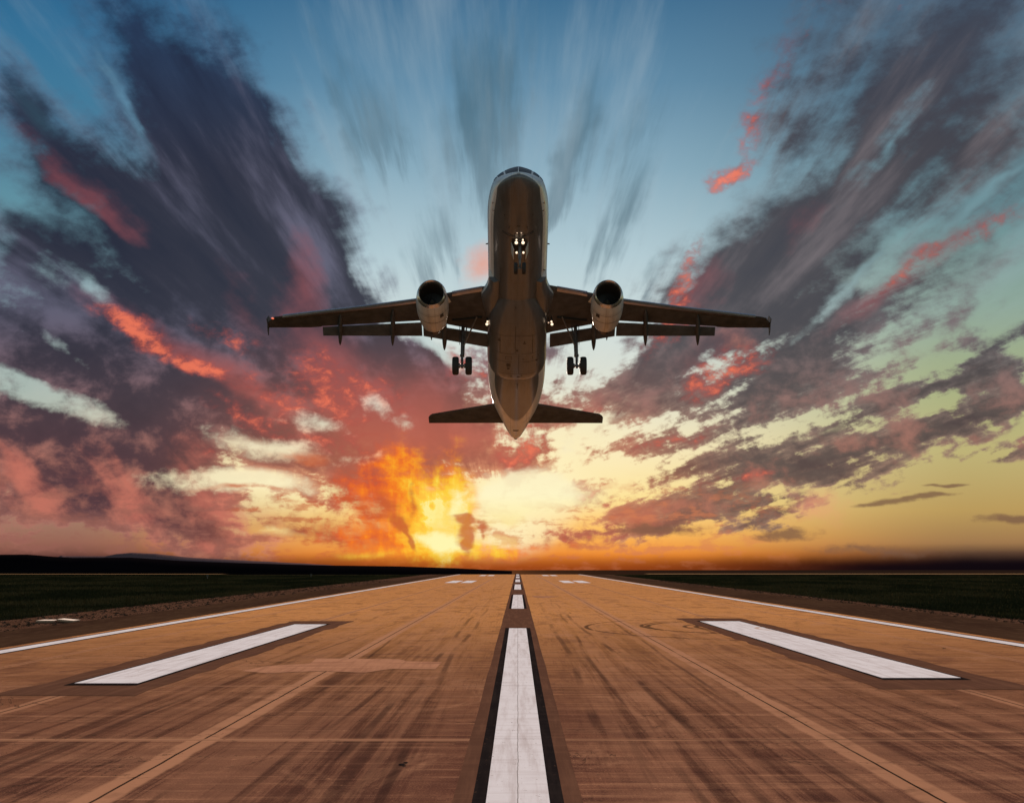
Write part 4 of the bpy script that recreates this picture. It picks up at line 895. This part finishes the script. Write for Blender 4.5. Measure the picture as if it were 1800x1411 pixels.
    bm = bmesh.new(); box(bm, (xg + .24, tg, zt_ - .75), (.03, .55, 1.35), .01); flip(bm, sgn); obj('gear_door', bm, M['wing'], gear)
    for s_ in (-1, 1):
        wo = wheelset(gear, (xg + .02 + s_ * .47, tg, ZG), .66, .46, sgn)
        bm = bmesh.new(); c_ = mir((xg + .02 + s_ * .47, tg, ZG), sgn); lathe(bm, [(-.15, .30), (-.18, .40), (-.12, .42), (.12, .42), (.18, .40), (.15, .30), (.1, .12)], c_, (1, 0, 0), k=24, cap0=True, cap1=True); obj('rim', bm, M['rim'], wo)
# vertical fin
bm = bmesh.new(); rows = []
for z_, a_, b_ in ((1.7, 28.0, 36.2), (3.2, 29.9, 36.6), (5.2, 32.3, 37.1), (7.4, 34.9, 37.6), (7.7, 35.6, 37.7)):
    c_ = b_ - a_; rows.append([Vector((s_ * .055 * c_ * math.sin(P_ * u_ ** .7) * .9, a_ + c_ * u_, z_)) for s_, u_ in [(1, k_ / 8) for k_ in range(0, 9)] + [(-1, k_ / 8) for k_ in range(7, 0, -1)]])
loft(bm, rows); obj('tail_fin', bm, M['paint'], air)
# nose landing gear
NX = 1.5
def ng(px, py, z): a = loc(px, py, z, 0); return Vector((a[0], a[1], z))
top = ng(913.6, 426, -2.0); zb = -4.15
ax_ = Vector((top.x, top.y - .1, zb))
bm = bmesh.new(); tube(bm, top + Vector((0, 0, .2)), ax_ + Vector((0, 0, .75)), .10, .10, 12); tube(bm, ax_ + Vector((0, 0, .8)), ax_ + Vector((0, 0, -.02)), .065, .065, 12)
tube(bm, ax_ - Vector((.30, 0, 0)), ax_ + Vector((.30, 0, 0)), .06, .06, 12); tube(bm, top + Vector((0, .9, .1)), ax_ + Vector((0, .05, .95)), .045, .045)
box(bm, top + Vector((0, -.02, -.85)), (.34, .14, .10), .02); box(bm, top + Vector((0, -.05, -.1)), (.42, .18, .22), .03)
tube(bm, ax_ + Vector((0, -.12, .75)), ax_ + Vector((0, -.28, .40)), .035); tube(bm, ax_ + Vector((0, -.28, .40)), ax_ + Vector((0, -.05, .05)), .035)
ngear = obj('nose_landing_gear', bm, M['metal'], air)
for s_ in (-1, 1):
    c_ = ax_ + Vector((s_ * .265, 0, 0)); wo = wheel(ngear, c_, .39, .24)
    bm = bmesh.new(); lathe(bm, [(-.09, .2), (-.11, .25), (-.07, .26), (.07, .26), (.11, .25), (.09, .2), (.06, .08)], c_, (1, 0, 0), k=24, cap0=True, cap1=True); obj('rim', bm, M['rim'], wo)
    # doors hang either side of the well
    bm = bmesh.new(); box(bm, (0, 0, 0), (.035, 1.1, .62), .01); bmesh.ops.rotate(bm, verts=bm.verts, cent=(0, 0, 0), matrix=Matrix.Rotation(R(16 * s_), 3, 'Y')); bmesh.ops.translate(bm, verts=bm.verts, vec=top + Vector((s_ * .47, .45, -.36))); obj('gear_door', bm, M['paint'], ngear)
    bm = bmesh.new()
    pts_ = [fpt(top.y - .95 + .25 * (1 - u_) , s_ * (.12 + .42 * u_), .02 + .05 * math.sin(P_ * u_)) for u_ in np.linspace(0, 1, 8)]
    for p_, q_ in zip(pts_[:-1], pts_[1:]): tube(bm, p_ - Vector((0, .25 * 0, 0)), q_, .03, .03, 6)
    obj('door_linkage', bm, M['dark'], ngear)
    for (px_, py_, z_, r_, mt) in ((913.5 + s_ * 5.9, 426.7, -2.35, .105, 'lamp'), (913.5 + s_ * 5.6, 421.6, -2.20, .055, 'lamp'), (914.1 + s_ * 5.9, 444.1, -2.85, .075, 'lamp'), (912.7 + s_ * 3.7, 409.6, -2.07, .04, 'dimlamp')):
        p_ = ng(px_, py_, z_); bm = bmesh.new(); bmesh.ops.create_uvsphere(bm, u_segments=14, v_segments=10, radius=r_, matrix=Matrix.Translation(p_)); obj('landing_light', bm, M[mt], ngear)
        bm = bmesh.new(); tube(bm, p_ + Vector((0, .03, .02)), p_ + Vector((0, .16, .05)), r_ * 1.15, r_ * .7, 12)
        if z_ < -2.1: tube(bm, p_ + Vector((0, .1, .04)), Vector((top.x, p_.y + .16, p_.z + .05)), .03, .03, 6)
        obj('light_housing', bm, M['metal'], ngear)
bm = bmesh.new(); rows = [[fpt(t, a, .010) for a in np.linspace(-.21, .21, 7)] for t in np.linspace(top.y - .45, top.y + 1.0, 6)]
loft(bm, rows, False, False, closed=False); obj('wheel_well', bm, M['well'], fus)
